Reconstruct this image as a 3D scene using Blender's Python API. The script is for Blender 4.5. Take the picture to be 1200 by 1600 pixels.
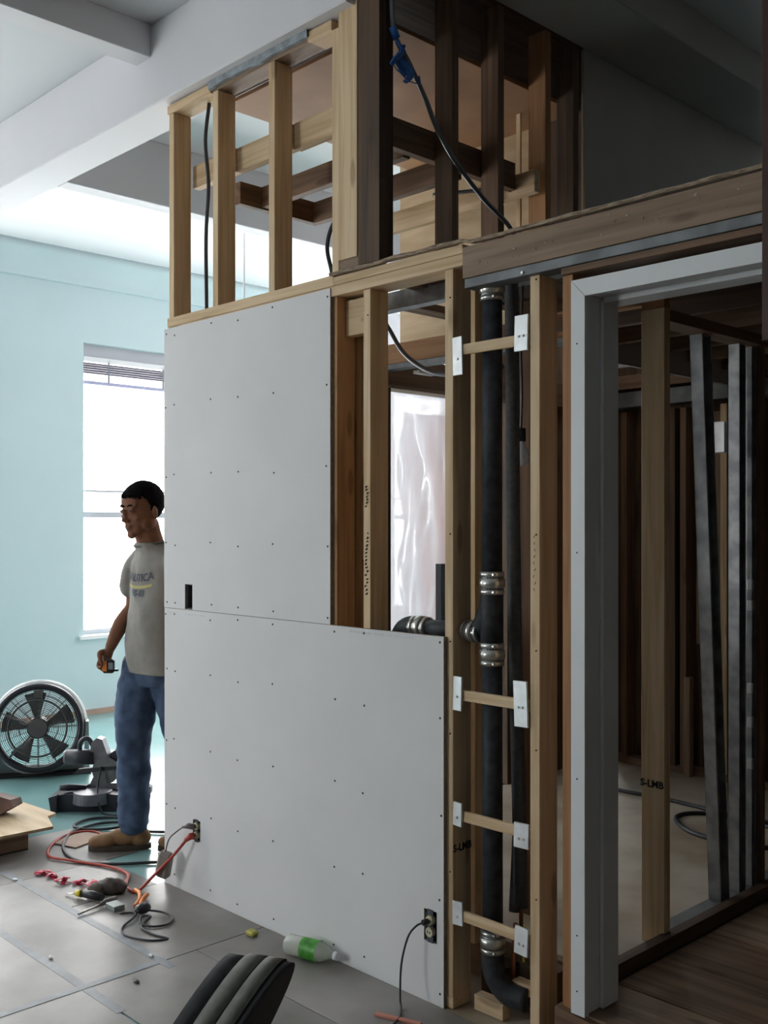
import bpy, bmesh, math, random
from mathutils import Vector, Matrix, noise
random.seed(7)
sc = bpy.context.scene
for o in list(bpy.data.objects): bpy.data.objects.remove(o)

# ------------------------------------------------------------------ camera
FOCAL = 1620.0                      # focal length in pixels of the 1200x1600 frame
A = 0.768770                        # angle between the view and the partition (radians)
FWD = Vector((-math.cos(A), math.sin(A), 0)); RIGHT = Vector((math.sin(A), math.cos(A), 0))
cd = bpy.data.cameras.new('camera'); cam = bpy.data.objects.new('camera', cd)
sc.collection.objects.link(cam); sc.camera = cam
cd.sensor_fit = 'VERTICAL'; cd.sensor_height = 36; cd.lens = 36*FOCAL/1600
cd.shift_y = 20/1600; cd.clip_start = 0.05; cd.clip_end = 200
cam.matrix_world = Matrix(((RIGHT.x, 0, -FWD.x, 0), (RIGHT.y, 0, -FWD.y, 0), (0, 1, 0, 1.58), (0, 0, 0, 1)))

# ------------------------------------------------------------------ sky
w = bpy.data.worlds.new('sky'); sc.world = w; w.use_nodes = True
bg = w.node_tree.nodes['Background']
bg.inputs[0].default_value = (1.0, 0.985, 0.965, 1); bg.inputs[1].default_value = 9.0
# ------------------------------------------------------------------ exposure
vs = sc.view_settings
sc.display_settings.display_device = 'sRGB'
vs.view_transform = 'Standard'; vs.look = 'None'; vs.gamma = 1; vs.use_curve_mapping = False
vs.exposure = 0.72
cy = sc.cycles
cy.use_denoising = True; cy.max_bounces = 10; cy.diffuse_bounces = 7; cy.glossy_bounces = 4
cy.transmission_bounces = 4; cy.transparent_max_bounces = 10; cy.caustics_reflective = False; cy.caustics_refractive = False
cy.sample_clamp_indirect = 8

# daylight openings, the first in view, the rest unseen and added for light: (plane, fixed coordinate, a0, a1, z0, z1)
WIN = [('x', -7.9, 4.18, 5.25, 0.66, 3.09), ('x', -7.9, 6.3, 7.4, 0.66, 3.09), ('x', -7.9, 0.3, 1.2, 0.66, 3.09),
       ('x', -7.9, 7.8, 8.8, 0.66, 3.09), ('x', -7.9, 2.35, 3.38, 0.66, 3.09), ('y', -3.5, -6.6, -5.2, 0.66, 3.09), ('y', 9.0, -7.3, -6.1, 0.66, 3.09), ('y', 9.0, -5.2, -4.0, 0.66, 3.09)]
for i, (pl, c, a0, a1, z0, z1) in enumerate(WIN):
    ld = bpy.data.lights.new('window_portal', 'AREA'); ld.shape = 'RECTANGLE'
    ld.size = a1-a0; ld.size_y = z1-z0; ld.cycles.is_portal = True
    lo = bpy.data.objects.new('window_portal', ld); sc.collection.objects.link(lo)
    out = -0.16 if c < 0 else 0.16
    lo.location = (c+out, (a0+a1)/2, (z0+z1)/2) if pl == 'x' else ((a0+a1)/2, c+out, (z0+z1)/2)
    # area lights shine along local -Z: into the room
    d = Vector((1, 0, 0)) if pl == 'x' else Vector((0, 1 if c < 0 else -1, 0))
    lo.rotation_euler = d.to_track_quat('-Z', 'Z').to_euler()

# ------------------------------------------------------------------ materials
MATS = {}
def mat(name, col, rough=0.7, metal=0.0, bump=0.0, scale=8.0, var=0.0, col2=None, stretch=None, detail=4, spec=0.4, **kw):
    if name in MATS: return MATS[name]
    m = bpy.data.materials.new(name); m.use_nodes = True; nt = m.node_tree; N = nt.nodes; L = nt.links
    b = N['Principled BSDF']; b.inputs['Roughness'].default_value = rough; b.inputs['Metallic'].default_value = metal
    b.inputs['Specular IOR Level'].default_value = spec
    b.inputs['Base Color'].default_value = (*col, 1)
    for k, v in kw.items(): b.inputs[k].default_value = v
    if var or bump or col2:
        tc = N.new('ShaderNodeTexCoord'); mp = N.new('ShaderNodeMapping'); oi = N.new('ShaderNodeObjectInfo')
        ad = N.new('ShaderNodeVectorMath'); ad.operation = 'ADD'
        mu = N.new('ShaderNodeMath'); mu.operation = 'MULTIPLY'; mu.inputs[1].default_value = 37.0
        L.new(oi.outputs['Random'], mu.inputs[0]); L.new(tc.outputs['Object'], ad.inputs[0]); L.new(mu.outputs[0], ad.inputs[1])
        L.new(ad.outputs[0], mp.inputs[0])
        if stretch: mp.inputs['Scale'].default_value = stretch
        nz = N.new('ShaderNodeTexNoise'); nz.inputs['Scale'].default_value = scale; nz.inputs['Detail'].default_value = detail
        L.new(mp.outputs[0], nz.inputs[0])
        c2 = col2 or tuple(c*(1-var) for c in col)
        rp = N.new('ShaderNodeValToRGB'); rp.color_ramp.elements[0].position = 0.35; rp.color_ramp.elements[1].position = 0.65
        rp.color_ramp.elements[0].color = (*c2, 1); rp.color_ramp.elements[1].color = (*col, 1)
        L.new(nz.outputs['Fac'], rp.inputs[0]); L.new(rp.outputs[0], b.inputs['Base Color'])
        if bump:
            bp = N.new('ShaderNodeBump'); bp.inputs['Strength'].default_value = bump; bp.inputs['Distance'].default_value = 0.004
            L.new(nz.outputs['Fac'], bp.inputs['Height']); L.new(bp.outputs[0], b.inputs['Normal'])
    MATS[name] = m; return m

def wood(name, col, dark, axis, knots=0.5, rough=0.65):
    key = name+'_'+axis
    if key in MATS: return MATS[key]
    m = bpy.data.materials.new(key); m.use_nodes = True; nt = m.node_tree; N = nt.nodes; L = nt.links
    b = N['Principled BSDF']; b.inputs['Roughness'].default_value = rough; b.inputs['Specular IOR Level'].default_value = 0.3
    tc = N.new('ShaderNodeTexCoord'); oi = N.new('ShaderNodeObjectInfo'); mu = N.new('ShaderNodeMath'); mu.operation = 'MULTIPLY'; mu.inputs[1].default_value = 53.0
    ad = N.new('ShaderNodeVectorMath'); ad.operation = 'ADD'
    L.new(oi.outputs['Random'], mu.inputs[0]); L.new(tc.outputs['Object'], ad.inputs[0]); L.new(mu.outputs[0], ad.inputs[1])
    mp = N.new('ShaderNodeMapping'); s = {'x': (0.7, 14, 14), 'y': (14, 0.7, 14), 'z': (14, 14, 0.7)}[axis]
    mp.inputs['Scale'].default_value = s; L.new(ad.outputs[0], mp.inputs[0])
    nz = N.new('ShaderNodeTexNoise'); nz.inputs['Scale'].default_value = 2.4; nz.inputs['Detail'].default_value = 5; nz.inputs['Distortion'].default_value = 0.6
    L.new(mp.outputs[0], nz.inputs[0])
    rp = N.new('ShaderNodeValToRGB'); rp.color_ramp.elements[0].position = 0.33; rp.color_ramp.elements[1].position = 0.62
    rp.color_ramp.elements[0].color = (*dark, 1); rp.color_ramp.elements[1].color = (*col, 1)
    L.new(nz.outputs['Fac'], rp.inputs[0])
    # knots: small dark cells
    mp2 = N.new('ShaderNodeMapping'); s2 = {'x': (1.2, 4.5, 4.5), 'y': (4.5, 1.2, 4.5), 'z': (4.5, 4.5, 1.2)}[axis]
    mp2.inputs['Scale'].default_value = tuple(v*2.2 for v in s2); L.new(ad.outputs[0], mp2.inputs[0])
    vo = N.new('ShaderNodeTexVoronoi'); vo.inputs['Scale'].default_value = 1.0; L.new(mp2.outputs[0], vo.inputs[0])
    lt = N.new('ShaderNodeMapRange'); lt.inputs[1].default_value = 0.10; lt.inputs[2].default_value = 0.17; lt.inputs[3].default_value = knots; lt.inputs[4].default_value = 0
    L.new(vo.outputs['Distance'], lt.inputs[0])
    mx = N.new('ShaderNodeMix'); mx.data_type = 'RGBA'; L.new(lt.outputs[0], mx.inputs[0]); L.new(rp.outputs[0], mx.inputs[6])
    mx.inputs[7].default_value = (dark[0]*0.35, dark[1]*0.3, dark[2]*0.28, 1); L.new(mx.outputs[2], b.inputs['Base Color'])
    bp = N.new('ShaderNodeBump'); bp.inputs['Strength'].default_value = 0.15; bp.inputs['Distance'].default_value = 0.002
    L.new(nz.outputs['Fac'], bp.inputs['Height']); L.new(bp.outputs[0], b.inputs['Normal'])
    MATS[key] = m; return m
def pine(ax): return wood('pine', (0.68, 0.51, 0.33), (0.50, 0.34, 0.19), ax)
def orange(ax): return wood('red_pine', (0.38, 0.20, 0.09), (0.26, 0.12, 0.05), ax)
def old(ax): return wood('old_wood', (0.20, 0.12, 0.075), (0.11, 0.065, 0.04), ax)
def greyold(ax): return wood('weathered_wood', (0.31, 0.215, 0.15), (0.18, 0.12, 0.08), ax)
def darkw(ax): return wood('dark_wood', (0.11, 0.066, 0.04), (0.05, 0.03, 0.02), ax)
M_board = mat('drywall_paper', (0.71, 0.70, 0.71), 0.85, var=0.05, scale=3, bump=0.02)
M_bedge = mat('drywall_core', (0.30, 0.25, 0.21), 0.9, var=0.3, scale=60)
M_wall = mat('aqua_plaster', (0.54, 0.66, 0.69), 0.8, var=0.04, scale=1.5)
M_ceil = mat('white_plaster', (0.66, 0.68, 0.70), 0.85, var=0.03, scale=1.5, bump=0.02)
M_beam = mat('beam_plaster', (0.68, 0.67, 0.70), 0.85, var=0.03, scale=2, bump=0.03)
M_greyw = mat('grey_plaster', (0.42, 0.41, 0.40), 0.9, var=0.08, scale=3)
M_white = mat('white_primer', (0.74, 0.75, 0.77), 0.5, var=0.04, scale=5)
M_trim = mat('window_frame_paint', (0.45, 0.46, 0.50), 0.5)
M_teal = mat('teal_floor', (0.17, 0.32, 0.32), 0.22, var=0.3, scale=1.3, col2=(0.25, 0.41, 0.42), spec=0.6)
M_panel = mat('floor_paper', (0.33, 0.305, 0.295), 0.40, scale=2.2, col2=(0.17, 0.155, 0.145), bump=0.08, detail=7, spec=0.5)
M_tape = mat('tape', (0.27, 0.285, 0.32), 0.45, scale=12, col2=(0.19, 0.20, 0.22), spec=0.4)
M_sub = mat('subfloor_ply', (0.46, 0.41, 0.34), 0.6, scale=2.5, col2=(0.28, 0.22, 0.16), detail=7)
M_oldfl = mat('old_floor', (0.16, 0.13, 0.10), 0.8, scale=3, col2=(0.08, 0.062, 0.05), detail=8, bump=0.3)
M_ply = mat('plywood', (0.56, 0.42, 0.27), 0.6, scale=3, col2=(0.44, 0.31, 0.18), stretch=(1, 6, 6), detail=6)
M_plyd = mat('old_plywood', (0.40, 0.22, 0.11), 0.7, scale=2, col2=(0.24, 0.12, 0.06), detail=6)
M_galv = mat('galvanised', (0.42, 0.44, 0.46), 0.5, 0.75, scale=14, col2=(0.24, 0.25, 0.27))
M_galvb = mat('nail_plate_steel', (0.72, 0.74, 0.76), 0.42, 0.6, scale=20, var=0.15)
M_steel = mat('grey_steel', (0.19, 0.20, 0.21), 0.55, 0.5, scale=10, col2=(0.12, 0.125, 0.13))
M_iron = mat('cast_iron', (0.022, 0.024, 0.028), 0.6, 0.0, scale=30, col2=(0.045, 0.05, 0.058), bump=0.2, spec=0.25)
M_foam = mat('pipe_sleeve', (0.075, 0.08, 0.088), 0.7, 0.0, scale=60, var=0.3, bump=0.3)
M_inox = mat('clamp_steel', (0.62, 0.60, 0.57), 0.28, 0.9)
M_copper = mat('copper', (0.45, 0.18, 0.10), 0.4, 0.8)
M_black = mat('black_plastic', (0.018, 0.018, 0.022), 0.45)
M_cable = mat('black_cable', (0.03, 0.032, 0.04), 0.5)
M_bx = mat('armoured_cable', (0.17, 0.18, 0.20), 0.45, 0.4)
M_bluet = mat('blue_tape', (0.03, 0.13, 0.42), 0.5)
M_red = mat('red_cord', (0.42, 0.06, 0.045), 0.5)
M_orange = mat('orange_plastic', (0.75, 0.24, 0.05), 0.5)
M_redp = mat('red_plastic_film', (0.55, 0.02, 0.06), 0.35)
M_ink = mat('ink', (0.02, 0.018, 0.02), 0.8)
M_screw = mat('screw_head', (0.02, 0.02, 0.022), 0.6)
M_cream = mat('receptacle', (0.62, 0.58, 0.42), 0.4)
M_box = mat('outlet_box', (0.07, 0.08, 0.10), 0.5, 0.5)
M_brown = mat('dark_red_wood', (0.06, 0.018, 0.014), 0.5, var=0.4, scale=6)
M_yellow = mat('yellow_plastic', (0.75, 0.60, 0.06), 0.5)
def rgbm(n, c, r=0.6, **k): return mat(n, c, r, **k)

# ------------------------------------------------------------------ mesh helpers
COL = sc.collection
def link(name, me, m=None, parent=None):
    o = bpy.data.objects.new(name, me); COL.objects.link(o)
    if m is not None and me is not None:
        for x in (m if isinstance(m, (list, tuple)) else [m]): me.materials.append(x)
    if parent is not None: o.parent = parent
    return o
def thing(name, label, cat, loc=(0, 0, 0), rot=0.0, group=None):
    o = bpy.data.objects.new(name, None); COL.objects.link(o); o.empty_display_size = 0.05
    o.location = loc; o.rotation_euler = (0, 0, rot); o['label'] = label; o['category'] = cat
    if group: o['group'] = group
    return o
def tag(o, label, cat, group=None):
    o['label'] = label; o['category'] = cat
    if group: o['group'] = group
    return o
def struct(o): o['kind'] = 'structure'; return o
def pinv(parent):      # world offset of a parent (rotation handled by local coordinates)
    return Vector(parent.location) if parent is not None else Vector((0, 0, 0))
def box(name, x0, x1, y0, y1, z0, z1, m, parent=None, bev=0.0015, loc=True):
    """axis aligned block; world coordinates unless parent is rotated (then local ones)"""
    bm = bmesh.new(); bmesh.ops.create_cube(bm, size=1)
    sx, sy, sz = abs(x1-x0), abs(y1-y0), abs(z1-z0)
    bmesh.ops.scale(bm, vec=(sx, sy, sz), verts=bm.verts)
    if bev and min(sx, sy, sz) > bev*3: bmesh.ops.bevel(bm, geom=bm.edges[:], offset=bev, segments=1, affect='EDGES')
    me = bpy.data.meshes.new(name); bm.to_mesh(me); bm.free()
    o = link(name, me, m, parent); c = Vector(((x0+x1)/2, (y0+y1)/2, (z0+z1)/2))
    if parent is not None and parent.parent is None and abs(parent.rotation_euler[2]) < 1e-6 and loc: c -= pinv(parent)
    elif parent is not None and parent.parent is not None and loc:
        c -= Vector(parent.location)+pinv(parent.parent)
    o.location = c; return o
def catmull(pts, n=6):
    P = [Vector(p) for p in pts]; out = []
    if len(P) < 3: return P
    Q = [P[0]*2-P[1]]+P+[P[-1]*2-P[-2]]
    for i in range(1, len(Q)-2):
        for k in range(n):
            t = k/n; a, b, c, d = Q[i-1], Q[i], Q[i+1], Q[i+2]
            out.append(0.5*((2*b)+(c-a)*t+(2*a-5*b+4*c-d)*t*t+(3*b-a-3*c+d)*t*t*t))
    out.append(P[-1]); return out
def sweep_bm(bm, pts, r, seg=8, cap=True, mi=0):
    """tube through pts; r number or per-point list of r or (ra, rb)"""
    P = [Vector(p) for p in pts]; n = len(P); rings = []
    t0 = (P[1]-P[0]).normalized(); up = Vector((0, 0, 1)) if abs(t0.z) < 0.9 else Vector((1, 0, 0))
    u = t0.cross(up).normalized()
    for i, p in enumerate(P):
        t = ((P[min(i+1, n-1)]-P[i]).normalized()+(P[i]-P[max(i-1, 0)]).normalized())
        t = t.normalized() if t.length > 1e-6 else t0
        u = (u-t*u.dot(t)); u = u.normalized() if u.length > 1e-6 else t.orthogonal().normalized()
        v = t.cross(u); rr = r[i] if isinstance(r, list) else r
        ra, rb = rr if isinstance(rr, (list, tuple)) else (rr, rr)
        rings.append([bm.verts.new(p+u*math.cos(2*math.pi*k/seg)*ra+v*math.sin(2*math.pi*k/seg)*rb) for k in range(seg)])
    for a, b in zip(rings, rings[1:]):
        for k in range(seg):
            f = bm.faces.new((a[k], a[(k+1) % seg], b[(k+1) % seg], b[k])); f.smooth = True; f.material_index = mi
    if cap:
        bm.faces.new(rings[0][::-1]).material_index = mi; bm.faces.new(rings[-1]).material_index = mi
def bm_obj(name, bm, m, parent=None, smooth=False):
    bmesh.ops.recalc_face_normals(bm, faces=bm.faces[:])
    if smooth:
        for f in bm.faces: f.smooth = True
    me = bpy.data.meshes.new(name); bm.to_mesh(me); bm.free(); return link(name, me, m, parent)
def tube(name, pts, r, m, parent=None, seg=8, smooth=5):
    bm = bmesh.new(); P = catmull(pts, smooth) if smooth else [Vector(p) for p in pts]
    off = pinv(parent) if (parent is not None and abs(parent.rotation_euler[2]) < 1e-6) else Vector((0, 0, 0))
    sweep_bm(bm, [p-off for p in P], r, seg); return bm_obj(name, bm, m, parent)
def cyl(name, c, r, h, m, parent=None, axis='z', seg=20, r2=None):
    bm = bmesh.new(); bmesh.ops.create_cone(bm, cap_ends=True, segments=seg, radius1=r, radius2=r if r2 is None else r2, depth=h)
    for f in bm.faces: f.smooth = len(f.verts) == 4
    R = {'z': Matrix.Identity(3), 'x': Matrix.Rotation(math.pi/2, 3, 'Y'), 'y': Matrix.Rotation(-math.pi/2, 3, 'X')}[axis]
    bmesh.ops.rotate(bm, matrix=R, verts=bm.verts)
    o = bm_obj(name, bm, m, parent); off = pinv(parent) if (parent is not None and abs(parent.rotation_euler[2]) < 1e-6) else Vector((0, 0, 0))
    o.location = Vector(c)-off; return o
def lathe_bm(bm, prof, seg=24, mi=0):
    rings = [[bm.verts.new((r*math.cos(2*math.pi*k/seg), r*math.sin(2*math.pi*k/seg), z)) for k in range(seg)] for r, z in prof]
    for a, b in zip(rings, rings[1:]):
        for k in range(seg):
            f = bm.faces.new((a[k], a[(k+1) % seg], b[(k+1) % seg], b[k])); f.smooth = True; f.material_index = mi
def holes_solid(name, U, V, holes, w0, w1, plane, m, parent=None):
    """a slab U x V with rectangular holes; plane 'y': u=x v=z w=y, 'x': u=y v=z w=x, 'z': u=x v=y w=z"""
    us = sorted({U[0], U[1], *[h[0] for h in holes], *[h[1] for h in holes]}); us = [u for u in us if U[0] <= u <= U[1]]
    vv = sorted({V[0], V[1], *[h[2] for h in holes], *[h[3] for h in holes]}); vv = [v for v in vv if V[0] <= v <= V[1]]
    solid = {}
    for i in range(len(us)-1):
        for j in range(len(vv)-1):
            cu, cv = (us[i]+us[i+1])/2, (vv[j]+vv[j+1])/2
            solid[i, j] = not any(h[0] < cu < h[1] and h[2] < cv < h[3] for h in holes)
    f3 = {'y': lambda u, v, w: (u, w, v), 'x': lambda u, v, w: (w, u, v), 'z': lambda u, v, w: (u, v, w)}[plane]
    bm = bmesh.new(); cache = {}
    def vt(i, j, k):
        if (i, j, k) not in cache: cache[i, j, k] = bm.verts.new(f3(us[i], vv[j], (w0, w1)[k]))
        return cache[i, j, k]
    multi = isinstance(m, (list, tuple))
    for (i, j), s in solid.items():
        if not s: continue
        for k in (0, 1): bm.faces.new([vt(i, j, k), vt(i+1, j, k), vt(i+1, j+1, k), vt(i, j+1, k)])
        for (di, dj, a, b) in ((-1, 0, (i, j), (i, j+1)), (1, 0, (i+1, j), (i+1, j+1)), (0, -1, (i, j), (i+1, j)), (0, 1, (i, j+1), (i+1, j+1))):
            if not solid.get((i+di, j+dj), False):
                f = bm.faces.new([vt(*a, 0), vt(*b, 0), vt(*b, 1), vt(*a, 1)])
                if multi: f.material_index = 1
    off = pinv(parent)
    bmesh.ops.translate(bm, vec=-off, verts=bm.verts)
    return bm_obj(name, bm, m, parent)
def text_mesh(name, s, size, m, parent, M, ext=0.0006):
    cu = bpy.data.curves.new('t', 'FONT'); cu.body = s; cu.size = size; cu.extrude = ext; cu.align_x = 'CENTER'; cu.align_y = 'CENTER'; cu.resolution_u = 2; cu.offset = size*0.03
    to = bpy.data.objects.new('t', cu); COL.objects.link(to); dg = bpy.context.evaluated_depsgraph_get()
    me = bpy.data.meshes.new_from_object(to.evaluated_get(dg)); bpy.data.objects.remove(to)
    me.transform(M); me.materials.clear(); return link(name, me, m, parent)
ISO = lambda x, y, z: Matrix.Translation((x, y, z))
# text standing on a face whose outward normal is -Y (reads along +X), and on +X (reads along +Y)
T_Y = Matrix.Rotation(math.pi/2, 4, 'X')
T_X = Matrix.Rotation(math.pi/2, 4, 'Z') @ T_Y

# ------------------------------------------------------------------ room shell
Y0 = 2.487
XW, XE, YS, YN, ZC = -7.9, 2.4, -3.5, 9.0, 3.79
def winholes(pl, c): return [(a0, a1, z0, z1) for p, cc, a0, a1, z0, z1 in WIN if p == pl and cc == c]
struct(holes_solid('wall_far', (YS-0.2, YN+0.2), (-0.02, 4.0), winholes('x', XW), XW-0.25, XW, 'x', M_wall))
struct(holes_solid('wall_behind', (XW, XE), (-0.02, 4.0), winholes('y', YS), YS-0.25, YS, 'y', M_wall))
struct(box('wall_near', XE, XE+0.2, YS, YN, -0.02, 4.0, mat('low_bounce_plaster', (0.20, 0.18, 0.16), 0.9, var=.2, scale=2)))  # unseen wall, coloured dark to cut light bounced onto the stud sides
struct(holes_solid('wall_right', (XW, XE), (-0.02, 4.0), winholes('y', YN), YN, YN+0.25, 'y', M_wall))
struct(box('ceiling', XW-0.25, XE+0.2, YS-0.25, YN+0.2, ZC, ZC+0.2, M_ceil, bev=0))
fl = struct(box('floor', XW-0.25, XE+0.2, YS-0.25, YN+0.2, -0.12, 0.0, M_teal, bev=0))
# cove along the far wall
bm = bmesh.new(); prof = [(0, 3.55), (0.035, 3.552), (0.04, 3.60), (0.06, 3.68), (0.11, 3.745), (0.2, 3.79), (0, 3.79)]
for k, y in enumerate((YS, YN)):
    for a, z in prof: bm.verts.new((XW+a, y, z))
bm.verts.ensure_lookup_table(); n = len(prof)
for i in range(n-1):
    f = bm.faces.new((bm.verts[i], bm.verts[i+1], bm.verts[n+i+1], bm.verts[n+i])); f.smooth = i > 1
struct(bm_obj('trim_1', bm, M_wall))
# dropped beams
struct(box('trim_2', XW, -2.72, 2.444, 2.662, 3.43, ZC, M_beam, bev=0.006))
struct(box('trim_3', -2.719, XE, 2.444, 2.662, 3.605, ZC, darkw('x'), bev=0.006))
struct(box('ceiling_3', -3.73, -2.604, 2.664, 3.82, 3.62, ZC-0.002, darkw('y'), bev=0.003))
struct(box('trim_4', -4.131, -4.006, YS, 2.444, 3.645, ZC, M_beam, bev=0.004))
struct(box('trim_5', -5.33, -5.21, 2.662, YN, 3.43, ZC, M_beam, bev=0.004))
struct(box('trim_6', -2.60, -2.27, 2.662, YN, 3.62, ZC, M_greyw, bev=0.004))
struct(box('trim_7', -1.55, -1.25, 2.662, YN, 3.62, ZC, M_greyw, bev=0.004))
struct(box('trim_8', -0.4, -0.2, YS, 2.444, 3.645, ZC, M_beam, bev=0.004))
struct(box('baseboard_far', XW, XW+0.018, YS, YN, 0, 0.045, mat('raw_plaster_edge', (0.42, 0.30, 0.24), 0.8, var=0.3, scale=9)))

# floor coverings laid over the teal floor
def panel(x0, x1, y0, y1, t=0.004, m=None): return box('floor_panel', x0, x1, y0, y1, 0.0, t, m or M_panel, fl, bev=0.0012)
g = 0.004
panel(-5.0, -4.42, 1.9, 2.62, 0.003); panel(-4.42+g, -3.97, 2.03, 2.45); panel(-3.966, -3.25, 2.03, 2.4865); panel(-3.25+g, -1.2, 2.175, 2.486)
panel(-4.42+g, -3.25, 1.72+g, 2.03-g); panel(-3.25+g, -1.2, 1.72+g, 2.175-g)
panel(-4.42+g, -3.25, 1.1+g, 1.72-g); panel(-3.25+g, -1.2, 1.1+g, 1.72-g); panel(-5.6, -4.42, 1.1+g, 1.9-g)
panel(-5.6, -3.25, -1.0, 1.1-g); panel(-3.25+g, XE, -1.0, 1.1-g, m=M_oldfl); panel(-1.2+g, XE, 1.1+g, 2.486, m=M_oldfl); panel(-5.6, XE, YS, -1.0-g, m=M_oldfl)  # old-floor panels are out of view, made dark to reduce bounced light
for (x0, x1, y0, y1, z) in ((-4.6, -3.18, 2.010, 2.045, .0042), (-4.5, -3.0, 1.705, 1.740, .0042), (-3.268, -3.235, 1.3, 2.009, .0049)):
    box('floor_tape', x0, x1, y0, y1, z, z+.0006, M_tape, fl, bev=0)
box('floor_panel', -3.95, -1.0, 2.488, 2.762, 0.0, 0.003, M_sub, fl, bev=0)
# raised subfloor beyond the partition
sub = struct(box('floor_2', -3.62, -1.86, 2.80, 5.4, 0.0, 0.16, M_sub, bev=0.002))
for k in range(5):
    pass
struct(box('floor_3', -1.858, XE, 2.62, YN, 0.0, 0.15, M_oldfl, bev=0.002))
f3 = bpy.data.objects['floor_3']
for k, (y0, y1) in enumerate(((2.50, 2.74), (2.744, 2.99), (2.994, 3.32), (3.324, 3.70), (3.704, 4.2), (4.204, 4.9))):
    box('floor_board', -1.80, -0.2+0.1*k, y0, y1, 0.150, 0.164+0.002*(k % 2), greyold('x') if k % 3 == 0 else old('x'), f3)
struct(box('trim_9', -1.86, -1.82, 2.6, 5.3, 0.15, 0.205, darkw('y')))   # curb beside the inner wall

# ------------------------------------------------------------------ windows
def window(i, pl, c, a0, a1, z0, z1):
    wn = thing('window_%d' % i, '', ''); del wn['label']; del wn['category']; wn['kind'] = 'structure'
    zt = 2.99
    def B(name, u0, u1, w0, w1, za, zb, m):
        if c > 0: w0, w1 = -w1, -w0
        if pl == 'x': return box(name, w0+c, w1+c, u0, u1, za, zb, m, wn)
        return box(name, u0, u1, w0+c, w1+c, za, zb, m, wn)
    t = 0.035
    B('window_frame', a0, a0+t, -0.16, -0.09, z0, zt, M_trim); B('window_frame', a1-t, a1, -0.16, -0.09, z0, zt, M_trim)
    B('window_frame', a0, a1, -0.16, -0.06, zt, z1, M_trim)
    B('window_frame', a0, a1, -0.16, -0.09, z0, z0+0.04, M_trim)
    B('meeting_rail', a0+t, a1-t, -0.14, -0.10, 1.64, 1.69, M_trim)
    B('glazing_bar', a0+t, a1-t, -0.14, -0.11, 1.855, 1.875, M_trim)
    B('window_sill', a0-0.04, a1+0.04, -0.10, 0.03, z0-0.03, z0, mat('sill_paint', (0.85, 0.86, 0.88), 0.35))
    gm = MATS.get('glass')
    if gm is None:
        gm = bpy.data.materials.new('glass'); gm.use_nodes = True; nt = gm.node_tree; nt.nodes.clear()
        o = nt.nodes.new('ShaderNodeOutputMaterial'); mx = nt.nodes.new('ShaderNodeMixShader'); tr = nt.nodes.new('ShaderNodeBsdfTransparent'); gl = nt.nodes.new('ShaderNodeBsdfGlossy')
        gl.inputs[1].default_value = 0.02; mx.inputs[0].default_value = 0.05; nt.links.new(tr.outputs[0], mx.inputs[1]); nt.links.new(gl.outputs[0], mx.inputs[2]); nt.links.new(mx.outputs[0], o.inputs[0]); MATS['glass'] = gm
    B('window_pane', a0+t, a1-t, -0.127, -0.123, z0+0.04, 1.64, gm); B('window_pane', a0+t, a1-t, -0.127, -0.123, 1.69, zt, gm)
    return wn
for i, W in enumerate(WIN): window(i+1, *W)  # only the first window is seen, the others are added to brighten the rooms
# raised blinds in the visible window
bl = thing('window_blind', 'dark raised slatted blind bunched under the head of the window beside the worker', 'blind', (-7.95, 4.70, 2.85))
box('head_rail', -7.99, -7.93, 4.20, 5.23, 2.945, 2.985, mat('blind_rail', (0.8, 0.8, 0.82), 0.35), bl)
for k in range(5): box('slat', -7.98, -7.935, 4.20, 5.23, 2.845+k*0.019, 2.859+k*0.019, mat('blind_slat', (0.10, 0.09, 0.14), 0.4), bl)
box('bottom_rail', -7.98, -7.935, 4.20, 5.23, 2.755, 2.785, mat('blind_bottom', (0.42, 0.42, 0.60), 0.4), bl)
for y in (4.42, 4.95): box('ladder_tape', -7.932, -7.930, y, y+0.02, 2.78, 2.97, mat('blind_tape', (0.25, 0.25, 0.30), 0.6), bl, bev=0)

# ------------------------------------------------------------------ front partition framing
F0, F1 = Y0+0.016, Y0+0.105
sw = thing('stud_partition', 'stud partition of new pale lumber that carries the grey drywall sheets', 'framing', (-3.0, 2.55, 0))
box('bottom_plate', -3.94, -2.265, F0, F1, 0.005, 0.042, pine('x'), sw)
for x0, lab in ((-3.94, 0), (-3.63, 0), (-3.27, 0), (-2.693, 1), (-2.301, 2), (-1.951, 3)):
    top = 2.40 if x0 > -2 or x0 < -2.4 else 2.43
    if x0 == -1.951: top = 2.333
    s = box('stud', x0, x0+0.036, F0, F1, 0.042 if x0 < -2 else 0.0, top if x0 > -2.4 else 2.412, pine('z'), sw)
box('stud', -2.869, -2.833, F0, F1, 0.042, 2.412, wood('amber_pine', (0.52, 0.31, 0.16), (0.36, 0.19, 0.09), 'z'), sw)
box('stud', -2.90, -2.803, F1+0.004, F1+0.045, 0.3, 2.412, orange('z'), sw)['label'] = 'reddish brown trimmer stud'
box('stud', -2.802, -2.72, F1+0.004, F1+0.045, 1.45, 2.412, orange('z'), sw)['label'] = 'reddish brown trimmer stud'
box('blocking', -2.83, -2.695, F0+0.040, F0+0.078, 2.27, 2.40, pine('x'), sw)
box('top_plate', -3.94, -2.211, F0-0.012, F1, 2.412, 2.449, pine('x'), sw)
box('top_plate', -3.95, -2.84, F0-0.012, F1, 2.450, 2.489, pine('x'), sw)
box('top_plate', -2.838, -2.211, F0-0.014, F1, 2.450, 2.480, pine('x'), sw)
for z in (2.145, 1.030, 0.640, 0.318):
    dz = 0.0 if z > 2 else 0.005
    box('blocking', -2.262, -1.955, F0+0.001, F0+0.014, z-0.017, z+0.017, pine('x'), sw)
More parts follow.
